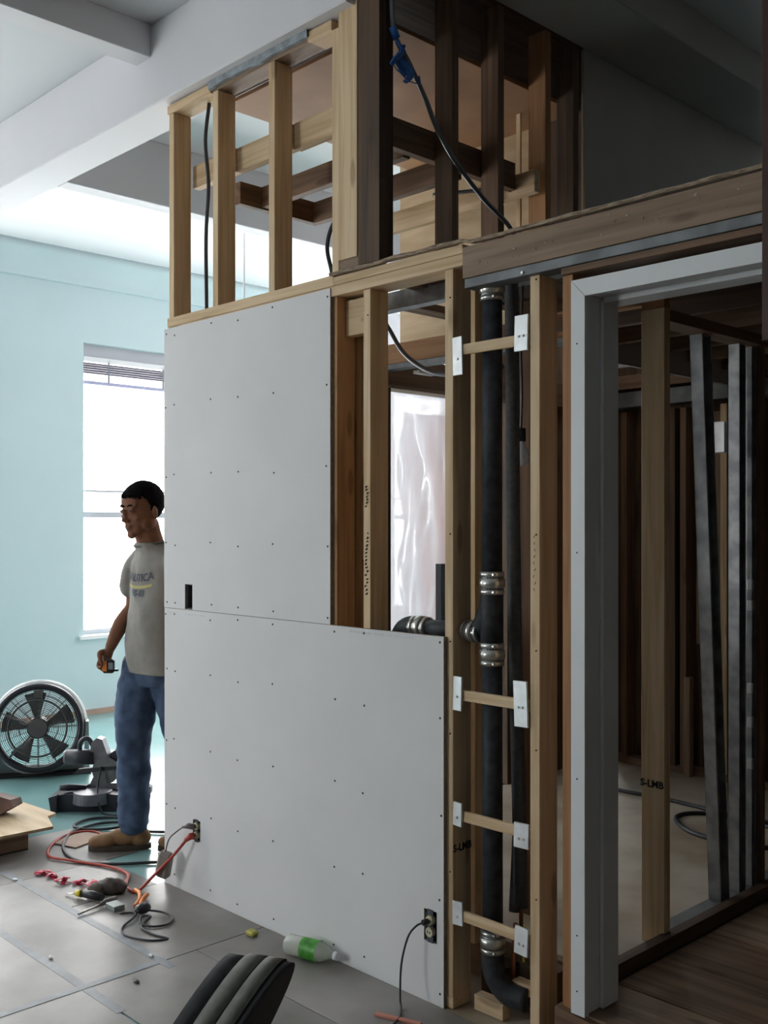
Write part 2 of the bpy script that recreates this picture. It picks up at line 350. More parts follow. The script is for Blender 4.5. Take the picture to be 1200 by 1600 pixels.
for k, (x0, x1, z, zz) in enumerate(((-2.262, -2.222, 2.125, 0.062), (-2.008, -1.955, 2.165, 0.055), (-2.262, -2.222, 1.035, 0.055), (-2.012, -1.955, 1.033, 0.07),
                              (-2.262, -2.222, 0.645, 0.038), (-2.008, -1.955, 0.632, 0.038), (-2.262, -2.222, 0.325, 0.038), (-2.008, -1.955, 0.31, 0.042))):
    npl = box('nail_plate', x0, x1, F0-0.006, F0+0.0015, z-zz, z+zz, M_galvb, sw, bev=0.001)
    npl.rotation_euler = (random.uniform(-.03, .03), random.uniform(-.05, .05), random.uniform(-.12, .12))
    for q in range(2 if x0 > -2.1 else 1):
        xx = (x0+x1)/2 + (q-0.5)*0.018*(1 if x0 > -2.1 else 0)
        c = cyl('nail', (xx, F0-0.008, z-0.01), 0.004, 0.006, M_inox, None, 'y', 8); c.parent = npl; c.location = (xx-(x0+x1)/2, -0.005, -0.01)
# the marker notes on the stud edges
rr = random.Random(3)
bm = bmesh.new()
for z0, z1, n in ((1.64, 1.72, 7), (1.33, 1.54, 16)):
    for k in range(n):
        z = z0+(z1-z0)*(k+0.5)/n; x = -2.693+0.018+rr.uniform(-.006, .006); pts = []
        a = rr.uniform(0, 6.28)
        for q in range(6): pts.append((x+0.007*math.cos(a+q*1.1)*rr.uniform(.4, 1), F0-0.0006, z+0.005*math.sin(a+q*1.4)*rr.uniform(.4, 1)))
        sweep_bm(bm, pts, 0.0017, 4)
nt_ = bm_obj('pencil_marks', bm, M_ink, sw); nt_.location = -pinv(sw); nt_['label'] = 'handwritten marker notes down the stud edge'
bm = bmesh.new()
for k in range(9):
    z = 1.38+0.02*k; sweep_bm(bm, [(-1.935+rr.uniform(-.004, .004), F0-0.0006, z), (-1.933+rr.uniform(-.005, .005), F0-0.0006, z+0.008)], 0.0009, 4)
o = bm_obj('pencil_marks', bm, M_ink, sw); o.location = -pinv(sw)
text_mesh('grade_stamp', 'S-LMB', 0.034, M_ink, sw, ISO(*(-pinv(sw))) @ ISO(-2.2645, F0+0.045, 0.525) @ T_X)
# screw dots on the studs
bm = bmesh.new()
for x in (-2.675, -2.283, -1.933):
    for z in (2.32, 1.55, 1.2, 0.9, 0.45):
        bmesh.ops.create_icosphere(bm, subdivisions=1, radius=0.003, matrix=ISO(x+0.006, F0-0.001, z))
o = bm_obj('nail_heads', bm, M_ink, sw); o.location = -pinv(sw); o['kind'] = 'stuff'

# drywall sheets
d1 = thing('drywall_sheet', 'lower wide grey drywall sheet standing on the floor with two outlets cut in', 'drywall', (-3.1, Y0, 0))
holes_solid('gypsum_board', (-3.965, -2.292), (0.004, 1.2145), [(-3.742, -3.687, 0.238, 0.326), (-2.380, -2.322, 0.205, 0.309)], Y0, Y0+0.0155, 'y', [M_board, M_bedge], d1)
d2 = thing('drywall_sheet', 'upper grey drywall sheet above the seam, narrower than the one below', 'drywall', (-3.4, Y0, 1.217))
holes_solid('gypsum_board', (-3.968, -2.853), (1.2165, 2.442), [(-3.803, -3.747, 1.218, 1.325)], Y0, Y0+0.0155, 'y', [M_board, M_bedge], d2)
for d, zs, xs in ((d1, (1.187, 0.95, 0.64, 0.345, 0.05), (-3.95, -3.885, -3.61, -3.42, -3.19, -2.83, -2.675, -2.305)), (d2, (2.415, 2.10, 1.79, 1.50, 1.243), (-3.95, -3.885, -3.61, -3.42, -3.19, -2.87))):
    bm = bmesh.new()
    for x in xs:
        for z in zs:
            bmesh.ops.create_cone(bm, cap_ends=True, segments=8, radius1=0.0042, radius2=0.0042, depth=0.0012, matrix=ISO(x+rr.uniform(-.006, .006), Y0-0.0004, z+rr.uniform(-.012, .012)) @ Matrix.Rotation(math.pi/2, 4, 'X'))
    o = bm_obj('screw_heads', bm, M_screw, d); o.location = -pinv(d); o['kind'] = 'stuff'

rb = random.Random(11); bm = bmesh.new()
for (xa, xb, z, n) in ((-3.93, -3.85, 1.196, 6), (-3.80, -3.64, 1.196, 12), (-2.75, -2.42, 1.200, 26)):
    for k in range(n):
        x = xa+(xb-xa)*k/n; h = rb.uniform(.004, .009)
        sweep_bm(bm, [(x, Y0-0.0003, z-h/2), (x+rb.uniform(-.003, .004), Y0-0.0003, z+h/2)], 0.0006, 4)
o = bm_obj('printed_marks', bm, mat('pale_blue_ink', (0.40, 0.50, 0.60), 0.8), d1); o.location = -pinv(d1); o['label'] = 'faint pale blue printing along the board edge'; o['kind'] = 'stuff'
def outlet(x, z, w, h, label, recept=True):
    t = thing('outlet_box', label, 'outlet', (x, Y0+0.02, z))
    b = holes_solid('back_box', (x-w/2-0.002, x+w/2+0.002), (z-h/2-0.002, z+h/2+0.002), [(x-w/2+0.003, x+w/2-0.003, z-h/2+0.003, z+h/2-0.003)], Y0+0.0158, Y0+0.05, 'y', M_box, t)
    box('back_plate', x-w/2, x+w/2, Y0+0.05, Y0+0.053, z-h/2, z+h/2, M_box, t)
    if recept:
        box('yoke', x-0.013, x+0.013, Y0-0.001, Y0+0.002, z-h/2-0.006, z+h/2+0.006, M_box, t, bev=0.0005)
        for dz in (-0.019, 0.019):
            bm = bmesh.new(); bmesh.ops.create_cone(bm, cap_ends=True, segments=20, radius1=0.0165, radius2=0.0155, depth=0.016)
            bmesh.ops.rotate(bm, matrix=Matrix.Rotation(math.pi/2, 3, 'X'), verts=bm.verts)
            o = bm_obj('receptacle', bm, M_cream, t); o.location = (0, -0.020, dz)
            for q in (-0.0055, 0.0055): s_ = box('slot', q-0.001, q+0.001, -0.0095, -0.0080, -0.004, 0.004, M_ink, None, bev=0); s_.parent = o
    return t
oa = outlet(-3.7145, 0.282, 0.050, 0.084, 'duplex outlet low in the drywall with a red plug and a grey plug in it')
ob = outlet(-2.351, 0.257, 0.052, 0.098, 'bare cream duplex outlet at the right end of the drywall with a thin black cord')
oc = outlet(-3.775, 1.2715, 0.054, 0.102, 'empty switch box with loose wires in the rectangular cut beside the seam', False)
for k in range(3):
    tube('wire', [(-3.765-k*0.006, Y0+0.048, 1.30-k*0.01), (-3.755-k*0.01, Y0+0.02, 1.285), (-3.76+k*0.004, Y0+0.012, 1.26), (-3.772-k*0.005, Y0+0.03, 1.235)], 0.0014, mat('white_wire', (0.7, 0.7, 0.68), 0.4) if k != 1 else M_cable, oc, 6)

# ------------------------------------------------------------------ upper framing over the partition
uf = thing('upper_framing', 'tall open framing of pale studs above the drywall up to the beam', 'framing', (-3.3, 2.55, 2.489))
for x0 in (-3.94, -3.607, -3.228, -2.852):
    box('stud', x0, x0+0.037, Y0+0.008, Y0+0.097, 2.489, 3.385, pine('z'), uf)
box('stud', -2.812, -2.712, Y0+0.002, Y0+0.040, 2.535, 3.46, pine('z'), uf)
box('blocking', -2.812, -2.655, Y0+0.008, Y0+0.097, 2.489, 2.534, greyold('x'), uf)
box('stud', -2.71, -2.60+0.0, 2.492, 2.527, 2.50, 3.60, darkw('z'), uf)['label'] = 'dark old corner stud'
box('stud', -2.692, -2.655, 2.530, 2.615, 2.535, 3.60, darkw('z'), uf)['label'] = 'dark old corner stud'
box('top_plate', -3.95, -3.62, Y0+0.004, Y0+0.097, 3.386, 3.424, pine('x'), uf)
box('top_plate', -3.618, -2.99, Y0+0.012, Y0+0.097, 3.388, 3.422, greyold('x'), uf)
box('top_plate', -2.988, -2.852, Y0+0.004, Y0+0.097, 3.386, 3.424, pine('x'), uf)
bm = bmesh.new()       # ragged plaster left on the plate
for k in range(24):
    x = -3.62+0.64*k/23; h = 0.028+0.012*noise.noise(Vector((x*9, 0, 0)))
    for dz in (3.429, 3.429-h): bm.verts.new((x, Y0-0.006+0.004*noise.noise(Vector((x*20, 1, 0))), dz))
    for dz in (3.429, 3.429-h): bm.verts.new((x, Y0+0.010, dz))
bm.verts.ensure_lookup_table()
for k in range(23):
    a, b = 4*k, 4*k+4
    for i, j in ((0, 1), (1, 3), (3, 2), (2, 0)): bm.faces.new((bm.verts[a+i], bm.verts[a+j], bm.verts[b+j], bm.verts[b+i]))
o = bm_obj('plaster_strip', bm, mat('grey_mortar', (0.36, 0.40, 0.44), 0.9, scale=25, col2=(0.22, 0.24, 0.26), bump=0.5), uf); o.location = -pinv(uf)
box('blocking', -3.90, -3.58, 2.592, 2.630, 3.072, 3.170, pine('x'), uf)
box('blocking', -3.57, -3.20, 2.592, 2.630, 3.068, 3.166, pine('x'), uf)
box('blocking', -3.19, -2.72, 2.592, 2.630, 3.062, 3.165, pine('x'), uf)
# platform joists
jf = thing('ceiling_joists', 'small grid of brown joists hung inside the upper framing', 'framing', (-3.1, 3.0, 2.95))
box('joist', -3.60, -2.735, 2.745, 2.783, 2.955, 3.045, old('x'), jf)
box('joist', -3.60, -2.735, 3.035, 3.073, 2.945, 3.04, old('x'), jf)
box('joist', -3.55, -2.60, 3.365, 3.403, 2.935, 3.025, pine('x'), jf)['label'] = 'pale new joist'
box('joist', -3.638, -3.602, 2.632, 3.08, 2.95, 3.045, old('y'), jf)
box('ledger', -2.732, -2.694, 2.63, 3.36, 2.96, 3.07, old('y'), jf)
# side framing
sf = thing('side_framing', 'row of dark old studs going back from the corner above the wooden header', 'framing', (-2.65, 3.1, 2.489))
for y0, m in ((2.868, old('z')), (3.135, old('z')), (3.438, orange('z')), (3.632, darkw('z'))):
    box('stud', -2.689, -2.60, y0, y0+0.037, 2.489, 3.615, m, sf)
box('side_plate', -2.689, -2.618, 2.62, 5.2, 2.45, 2.488, old('y'), sf)
box('lath', -2.90, -2.875, 3.62, 3.63, 2.6, 3.50, pine('z'), sf)['label'] = 'thin pale lath strip'
box('lath', -2.80, -2.77, 3.30, 3.31, 2.5, 3.6, greyold('z'), sf)
# dark boards added behind the side studs to darken the shaft
box('darkening_board', -2.895, -2.62, 3.802, 3.82, 2.5, 3.618, darkw('z'), sf)
box('darkening_board', -3.73, -2.90, 3.802, 3.82, 3.602, 3.618, darkw('x'), sf)
# plywood pieces inside
pc = tag(box('plywood_sheet', -3.735, -2.70, 2.64, 3.80, 3.40, 3.418, M_plyd), 'brown plywood sheet laid flat near the top of the upper framing', 'plywood')
pb = tag(box('plywood_sheet', -3.81, -2.90, 3.80, 3.818, 2.52, 3.60, M_ply), 'tan plywood sheet standing upright behind the joists', 'plywood')
# plaster wall on the far stretch of the side wall
gw = struct(box('wall_side', -2.615, -2.60, 3.71, 5.42, 2.30, 3.79, M_greyw, bev=0))
bm = bmesh.new()
for k in range(4):
    sweep_bm(bm, [(-2.597+0.004*k, 3.70+0.012*k, 2.50), (-2.598+0.003*k, 3.702+0.010*k, 2.75-0.03*k), (-2.60, 3.700+0.006*k, 3.60-0.25*k if k < 2 else 2.9)], 0.003+0.001*k, 5)
struct(bm_obj('trim_10', bm, pine('z')))

# ------------------------------------------------------------------ header, steel angle
hd = thing('wooden_header', 'weathered nail-marked wooden header beam over the doorway', 'beam', (-1.2, 2.53, 2.36))
box('header_board', -2.207, -0.3, Y0-0.004, Y0+0.034, 2.366, 2.466, greyold('x'), hd)
box('header_board', -2.207, -0.3, Y0+0.036, Y0+0.10, 2.366, 2.466, old('x'), hd)
bm = bmesh.new()     # rough lath edge on top
N_ = 60
for k in range(N_+1):
    x = -2.84+(2.54)*k/N_; n1 = noise.noise(Vector((x*7, 0, 3)))*0.004; n2 = noise.noise(Vector((x*11, 5, 3)))*0.006
    for (yy, zz) in ((Y0-0.016+n2, 2.482+n1), (Y0-0.018+n2, 2.492+n1), (Y0+0.006, 2.496+n1), (Y0+0.006, 2.483)):
        zz2 = zz - (0.012 if x > -2.2 else 0.0); bm.verts.new((x, yy, zz2))
bm.verts.ensure_lookup_table()
for k in range(N_):
    for i in range(4): bm.faces.new((bm.verts[4*k+i], bm.verts[4*k+(i+1) % 4], bm.verts[4*k+4+(i+1) % 4], bm.verts[4*k+4+i]))
o = bm_obj('rough_strip', bm, mat('splintered_lath', (0.42, 0.33, 0.24), 0.85, scale=30, col2=(0.15, 0.10, 0.07), stretch=(1, 8, 8), bump=0.8), hd); o.location = -pinv(hd)
bm = bmesh.new()
for k in range(26):
    x = rr.uniform(-2.18, -1.2); z = rr.uniform(2.385, 2.455)
    sweep_bm(bm, [(x, Y0-0.005, z), (x+rr.uniform(-.010, .010), Y0-0.0055, z+rr.uniform(-.008, .008))], 0.0012, 4)
o = bm_obj('nail_scars', bm, mat('plaster_specks', (0.6, 0.58, 0.54), 0.8), hd); o.location = -pinv(hd); o['kind'] = 'stuff'
tag(box('steel_angle', -2.20, -0.3, Y0-0.002, Y0+0.06, 2.334, 2.364, M_steel), 'grey steel strip under the wooden header with plaster specks', 'steel strip')
cyl('bolt', (-1.965, Y0-0.004, 2.343), 0.005, 0.004, M_inox, None, 'y', 8).parent = bpy.data.objects['steel_angle']
bpy.data.objects['bolt'].location = (-1.965-(-1.25), -0.034, -0.006)
tag(box('filler_board', -1.825, -0.3, Y0+0.0, Y0+0.06, 2.312, 2.332, old('x')), 'narrow dark board between steel strip and white door casing', 'board')
tag(box('door_stud', -1.828, -1.791, Y0+0.012, Y0+0.10, 0.13, 2.311, orange('z')), 'reddish brown old stud against the white door casing', 'stud')
tag(box('end_post', -1.155, -1.06, 2.375, 2.41, 2.02, 3.60, M_brown), 'dark red wooden post at the right edge of the photo', 'post')

# ------------------------------------------------------------------ door frame (white)
dr = thing('door_1', '', ''); del dr['label']; del dr['category']; dr['kind'] = 'structure'
CY = Y0-0.018
def prism(name, pts, y0, y1, m, parent):
    bm = bmesh.new(); a = [bm.verts.new((x, y0, z)) for x, z in pts]; b = [bm.verts.new((x, y1, z)) for x, z in pts]
    bm.faces.new(a); bm.faces.new(b[::-1])
    for i in range(len(pts)): bm.faces.new((a[i], a[(i+1) % len(pts)], b[(i+1) % len(pts)], b[i]))
    return bm_obj(name, bm, m, parent)
prism('casing', [(-1.776, 0.172), (-1.729, 0.172), (-1.729, 2.233), (-1.776, 2.283)], CY, Y0+0.005, M_white, dr)
prism('casing', [(-1.775, 2.284), (-1.728, 2.234), (-0.3, 2.234), (-0.3, 2.284)], CY, Y0+0.005, M_white, dr)
box('jamb', -1.775, -1.738, Y0+0.006, Y0+0.15, 0.17, 2.242, M_white, dr)
box('door_stop', -1.737, -1.726, Y0+0.070, Y0+0.15, 0.17, 2.232, M_white, dr)
box('head_jamb', -1.738, -0.3, Y0+0.006, Y0+0.15, 2.243, 2.262, M_white, dr)
box('door_stop', -1.725, -0.3, Y0+0.070, Y0+0.15, 2.226, 2.242, M_white, dr)
for z in (2.00, 1.90, 1.12, 1.04): box('hinge_shim', -1.765, -1.745, Y0+0.15, Y0+0.168, z-0.018, z+0.018, M_white, dr)
prism('sill_block', [(-1.84, 0.02), (-1.60, 0.02), (-1.60, 0.150), (-1.84, 0.168)], Y0-0.01, Y0+0.11, old('x'), dr)
bm = bmesh.new()
for z in (0.40, 0.85, 0.24, 1.5, 2.1): bmesh.ops.create_icosphere(bm, subdivisions=1, radius=0.0026, matrix=ISO(-1.755, CY-0.0005, z))
bm_obj('nail_heads', bm, M_screw, dr)['kind'] = 'stuff'

# ------------------------------------------------------------------ pipes in the partition bay
PX, PY = -2.155, 2.568
sp = thing('soil_pipe', 'thick black cast iron drain pipe standing in the open stud bay', 'pipe', (PX, PY, 0.05))
R_ = 0.033
tube('pipe_run', [(PX, PY, 1.43), (PX, PY, 2.44)], R_, M_iron, sp, 24, 0)
tube('pipe_run', [(PX+0.003, PY, 0.26), (PX, PY, 1.19)], R_, M_iron, sp, 24, 0)
tube('elbow', [(PX+0.003, PY, 0.25), (PX+0.004, PY, 0.17), (PX+0.02, PY+0.005, 0.12), (PX+0.06, PY+0.015, 0.085), (PX+0.12, PY+0.03, 0.08)], R_+0.004, M_iron, sp, 24, 5)
tube('tee_body', [(PX, PY, 1.17), (PX, PY, 1.42)], R_+0.004, M_iron, sp, 24, 0)
tube('branch', [(PX+0.004, PY, 1.385), (PX-0.012, PY, 1.325), (PX-0.030, PY, 1.28), (PX-0.052, PY, 1.245), (PX-0.080, PY, 1.232)], R_-0.002, M_iron, sp, 24, 5)
tube('branch_run', [(PX-0.08, PY, 1.232), (PX-0.34, PY, 1.230)], R_-0.006, M_iron, sp, 24, 0)
tube('elbow', [(PX-0.33, PY, 1.230), (PX-0.37, PY, 1.230), (PX-0.415, PY+0.01, 1.21), (PX-0.445, PY+0.02, 1.165), (PX-0.45, PY+0.03, 1.08)], R_, M_iron, sp, 24, 5)
def clamp(c, axis, r, sub_bolts=True):
    def cc(name, off, rr_, h, m):
        p = Vector(c)+(Vector((0, 0, off)) if axis == 'z' else Vector((off, 0, 0)))
        return cyl(name, p, rr_, h, m, sp, axis, 28)
    a = cc('coupling', 0, r+0.004, 0.075, M_galv); 
    for off, e, h in ((0, 0.0085, 0.030), (-0.028, 0.0065, 0.014), (0.028, 0.0065, 0.014)):
        o = cc('clamp_band', off, r+e, h, M_inox)
    for off in (-0.028, 0.028):
        p = Vector((0.0, -r-0.004, off)) if axis == 'z' else Vector((off, -r-0.004, 0.0))
        if axis == 'z': p = Vector((r*0.75, -r*0.75, off))
        o = box('clamp_screw', -0.008, 0.008, -0.006, 0.006, -0.004, 0.004, M_inox, None, bev=0.001); o.parent = sp
        o.location = Vector(c)+p-pinv(sp)
for z in (2.335, 1.373+0.02, 1.165): clamp((PX, PY, z), 'z', R_)
clamp((PX-0.080, PY, 1.232), 'x', R_-0.004); clamp((PX-0.315, PY, 1.230), 'x', R_-0.004)
clamp((PX+0.003, PY, 0.245), 'z', R_)
tag(tube('sleeved_pipe', [(-2.125, 2.68, 0.33), (-2.145, 2.68, 1.0), (-2.158, 2.68, 1.6), (-2.162, 2.68, 2.1), (-2.168, 2.68, 2.44)], 0.023, M_foam, None, 18, 6), 'grey foam-sleeved pipe immediately right of the black drain pipe', 'pipe')
tag(tube('sleeved_pipe', [(-2.22+0.052, 2.70, 0.30), (-2.15-0.02, 2.72, 0.55), (-2.165, 2.72, 0.78)], 0.020, M_foam, None, 18, 6), 'short foam-sleeved pipe between the drain and the long sleeve near the floor', 'pipe')
tag(tube('copper_pipe', [(-2.185, 2.755, 0.16), (-2.185, 2.755, 0.9)], 0.008, M_copper, None, 12, 0), 'thin copper water pipe rising behind the black drain pipe', 'pipe')
tag(tube('copper_pipe', [(-2.115, 2.62, 0.10), (-2.10, 2.62, 0.30)], 0.008, M_copper, None, 12, 0), 'short copper stub pipe beside the elbow at the floor', 'pipe')
tag(tube('yellow_tube', [(-2.075, 2.63, 0.18), (-2.073, 2.63, 0.30)], 0.004, M_yellow, None, 8, 0), 'thin yellow tube beside the copper stub at the floor', 'tube')
tag(box('pipe_collar', -2.06, -2.005, 2.62, 2.66, 0.20, 0.27, M_black), 'black plastic collar under the lowest blocking', 'collar')
# base framing inside the bay
bf = thing('bay_floor_blocks', 'short lumber offcuts and joist ends on the floor of the open stud bay', 'lumber', (-2.1, 2.65, 0))
box('block', -2.22, -2.10, 2.555, 2.595, 0.005, 0.055, pine('x'), bf)
box('block', -2.10, -1.99, 2.60, 2.64, 0.09, 0.125, pine('x'), bf)
box('joist_end', -2.28, -2.20, 2.66, 2.79, 0.0, 0.10, darkw('y'), bf)
box('joist_end', -2.09, -1.99, 2.66, 2.79, 0.0, 0.15, old('y'), bf)
box('rim_board', -2.9, -1.86, 2.765, 2.798, 0.0, 0.158, greyold('x'), bf)
# second row of studs behind the bay
bs = thing('rear_studs', 'brown studs standing just behind the drain pipe bay', 'framing', (-2.4, 2.75, 0.16))
box('stud', -2.345, -2.307, 2.66, 2.75, 0.16, 2.44, pine('z'), bs)
box('stud', -2.405, -2.345, 2.69, 2.75, 0.16, 2.44, old('z'), bs)
box('cross_rail', -2.40, -1.95, 2.90, 2.94, 2.25, 2.30, old('x'), bs)
box('stud', -2.42, -2.34, 3.0, 3.04, 0.16, 2.3, old('z'), bs)
tag(box('steel_channel', -3.06, -1.9, 2.755, 2.805, 2.395, 2.463, M_galv), 'grey steel ceiling channel behind the top of the open bays', 'steel channel')
# armour cable through the bay and the hanging bulb
tag(tube('armoured_cable', [(-3.02, 2.90, 2.43), (-2.95, 2.88, 2.36), (-2.83, 2.85, 2.24), (-2.66, 2.82, 2.15), (-2.50, 2.80, 2.125), (-2.30, 2.8, 2.13)], 0.009, M_bx, None, 10), 'grey armoured cable sagging from the steel channel behind the tall stud', 'cable')
hb = thing('hanging_bulb', 'pear-shaped unlit bulb in a black socket hanging behind the stud', 'light bulb', (-2.222, 2.80, 1.78))
bm = bmesh.new(); lathe_bm(bm, [(0.001, 0.0), (0.015, 0.003), (0.026, 0.014), (0.030, 0.030), (0.026, 0.048), (0.017, 0.066), (0.014, 0.08), (0.013, 0.085)])
bm_obj('bulb', bm, mat('frosted_glass', (0.62, 0.64, 0.72), 0.2), hb)
o = cyl('socket', (-2.222, 2.80, 1.887), 0.017, 0.045, M_black, hb)
tube('cord', [(-2.222, 2.80, 1.905), (-2.217, 2.80, 2.02), (-2.222, 2.80, 2.2), (-2.215, 2.80, 2.395)], 0.004, M_cable, hb, 8)

# ------------------------------------------------------------------ inner rooms beyond the bays
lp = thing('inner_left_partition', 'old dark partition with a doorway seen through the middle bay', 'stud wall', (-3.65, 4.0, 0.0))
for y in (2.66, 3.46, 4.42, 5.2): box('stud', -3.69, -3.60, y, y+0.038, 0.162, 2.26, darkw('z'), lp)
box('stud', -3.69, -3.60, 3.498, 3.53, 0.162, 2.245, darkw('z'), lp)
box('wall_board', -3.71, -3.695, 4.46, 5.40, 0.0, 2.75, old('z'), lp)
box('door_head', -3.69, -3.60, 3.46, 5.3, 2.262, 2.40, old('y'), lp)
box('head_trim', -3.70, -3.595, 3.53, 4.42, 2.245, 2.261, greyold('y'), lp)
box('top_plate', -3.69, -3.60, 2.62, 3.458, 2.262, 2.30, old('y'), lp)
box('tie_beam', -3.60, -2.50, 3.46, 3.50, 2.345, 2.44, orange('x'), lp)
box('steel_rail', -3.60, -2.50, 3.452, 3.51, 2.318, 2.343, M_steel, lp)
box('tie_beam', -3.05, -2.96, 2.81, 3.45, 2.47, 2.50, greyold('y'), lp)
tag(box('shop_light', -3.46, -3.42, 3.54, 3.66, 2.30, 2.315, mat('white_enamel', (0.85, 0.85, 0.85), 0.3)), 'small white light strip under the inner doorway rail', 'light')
# plastic sheet over a brown panel in the far room
cm = bpy.data.materials.new('rose_cloth'); cm.use_nodes = True; nt = cm.node_tree; nt.nodes.clear()
o_ = nt.nodes.new('ShaderNodeOutputMaterial'); m1 = nt.nodes.new('ShaderNodeMixShader'); df = nt.nodes.new('ShaderNodeBsdfDiffuse'); tl = nt.nodes.new('ShaderNodeBsdfTranslucent')
df.inputs[0].default_value = (0.84, 0.64, 0.57, 1); tl.inputs[0].default_value = (0.96, 0.78, 0.71, 1); m1.inputs[0].default_value = 0.55
nt.links.new(df.outputs[0], m1.inputs[1]); nt.links.new(tl.outputs[0], m1.inputs[2]); nt.links.new(m1.outputs[0], o_.inputs[0])
bm = bmesh.new()
for j in range(41):
    for i in range(61):
        y = 5.10+0.03*math.sin(j*0.5)+1.5*i/60; z = 0.02+2.35*j/40
        q = noise.noise(Vector((y*5+z*2.0, z*1.2, 9)))*0.10+noise.noise(Vector((y*11-z*4, z*3, 2)))*0.045
        bm.verts.new((-5.12+q, y, z))
bm.verts.ensure_lookup_table()
for j in range(40):
    for i in range(60):
        a = j*61+i; bm.faces.new((bm.verts[a], bm.verts[a+1], bm.verts[a+62], bm.verts[a+61]))
cl_ = bm_obj('drop_cloth', bm, cm, None, True); cl_.modifiers.new('t', 'SOLIDIFY').thickness = 0.001
tag(cl_, 'rosy brown drop cloth hanging in folds behind the plastic sheet', 'cloth')
bm = bmesh.new(); NU, NV = 70, 46
for j in range(NV+1):
    for i in range(NU+1):
        y = 4.30+1.5*i/NU; z = 0.05+2.9*j/NV
        q = noise.noise(Vector((y*6+z*1.2, z*0.7, 0)))*0.07+noise.noise(Vector((y*17-z*2.5, z*2, 4)))*0.022+0.03*abs(noise.noise(Vector((y*9+z*4, z*3, 8))))
        bm.verts.new((-4.78+q, y, z))
bm.verts.ensure_lookup_table()
for j in range(NV):
    for i in range(NU):
        a = j*(NU+1)+i; bm.faces.new((bm.verts[a], bm.verts[a+1], bm.verts[a+NU+2], bm.verts[a+NU+1]))
pm = bpy.data.materials.new('plastic_film'); pm.use_nodes = True; nt = pm.node_tree; nt.nodes.clear()
o_ = nt.nodes.new('ShaderNodeOutputMaterial'); m1 = nt.nodes.new('ShaderNodeMixShader'); m2 = nt.nodes.new('ShaderNodeMixShader'); m3 = nt.nodes.new('ShaderNodeMixShader')
tr = nt.nodes.new('ShaderNodeBsdfTransparent'); df = nt.nodes.new('ShaderNodeBsdfDiffuse'); tl = nt.nodes.new('ShaderNodeBsdfTranslucent'); gl = nt.nodes.new('ShaderNodeBsdfGlossy')
df.inputs[0].default_value = (0.9, 0.9, 0.95, 1); tl.inputs[0].default_value = (0.9, 0.9, 0.95, 1); gl.inputs[1].default_value = 0.18
m1.inputs[0].default_value = 0.5; m2.inputs[0].default_value = 0.80; m3.inputs[0].default_value = 0.12
nt.links.new(df.outputs[0], m1.inputs[1]); nt.links.new(tl.outputs[0], m1.inputs[2]); nt.links.new(tr.outputs[0], m2.inputs[1]); nt.links.new(m1.outputs[0], m2.inputs[2])
nt.links.new(m2.outputs[0], m3.inputs[1]); nt.links.new(gl.outputs[0], m3.inputs[2]); nt.links.new(m3.outputs[0], o_.inputs[0])
ps = bm_obj('plastic_sheet', bm, pm, None, True); sol = ps.modifiers.new('t', 'SOLIDIFY'); sol.thickness = 0.0008
tag(ps, 'creased clear plastic sheet hanging in the bright far room', 'plastic sheet')
tag(box('leaning_board', -4.55, -4.5, 4.86, 5.02, 0.0, 1.33, M_black), 'black board leaning in front of the plastic sheet', 'board')

# far wall of the inner room
fw = struct(thing('wall_inner', '', '')); del fw['label']; del fw['category']
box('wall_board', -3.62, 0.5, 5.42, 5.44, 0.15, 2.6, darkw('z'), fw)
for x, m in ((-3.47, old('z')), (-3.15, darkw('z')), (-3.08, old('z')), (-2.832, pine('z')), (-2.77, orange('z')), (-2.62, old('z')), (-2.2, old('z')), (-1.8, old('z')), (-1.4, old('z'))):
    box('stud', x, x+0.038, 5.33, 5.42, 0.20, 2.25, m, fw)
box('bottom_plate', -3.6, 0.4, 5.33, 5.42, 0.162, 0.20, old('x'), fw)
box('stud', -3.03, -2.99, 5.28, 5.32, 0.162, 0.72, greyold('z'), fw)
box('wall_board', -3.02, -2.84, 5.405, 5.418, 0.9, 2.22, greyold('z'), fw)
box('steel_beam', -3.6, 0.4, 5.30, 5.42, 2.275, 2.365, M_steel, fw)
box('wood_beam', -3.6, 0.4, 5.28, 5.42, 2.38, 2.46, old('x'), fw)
box('conduit', -3.6, 0.4, 5.22, 5.24, 2.50, 2.52, M_galv, fw)
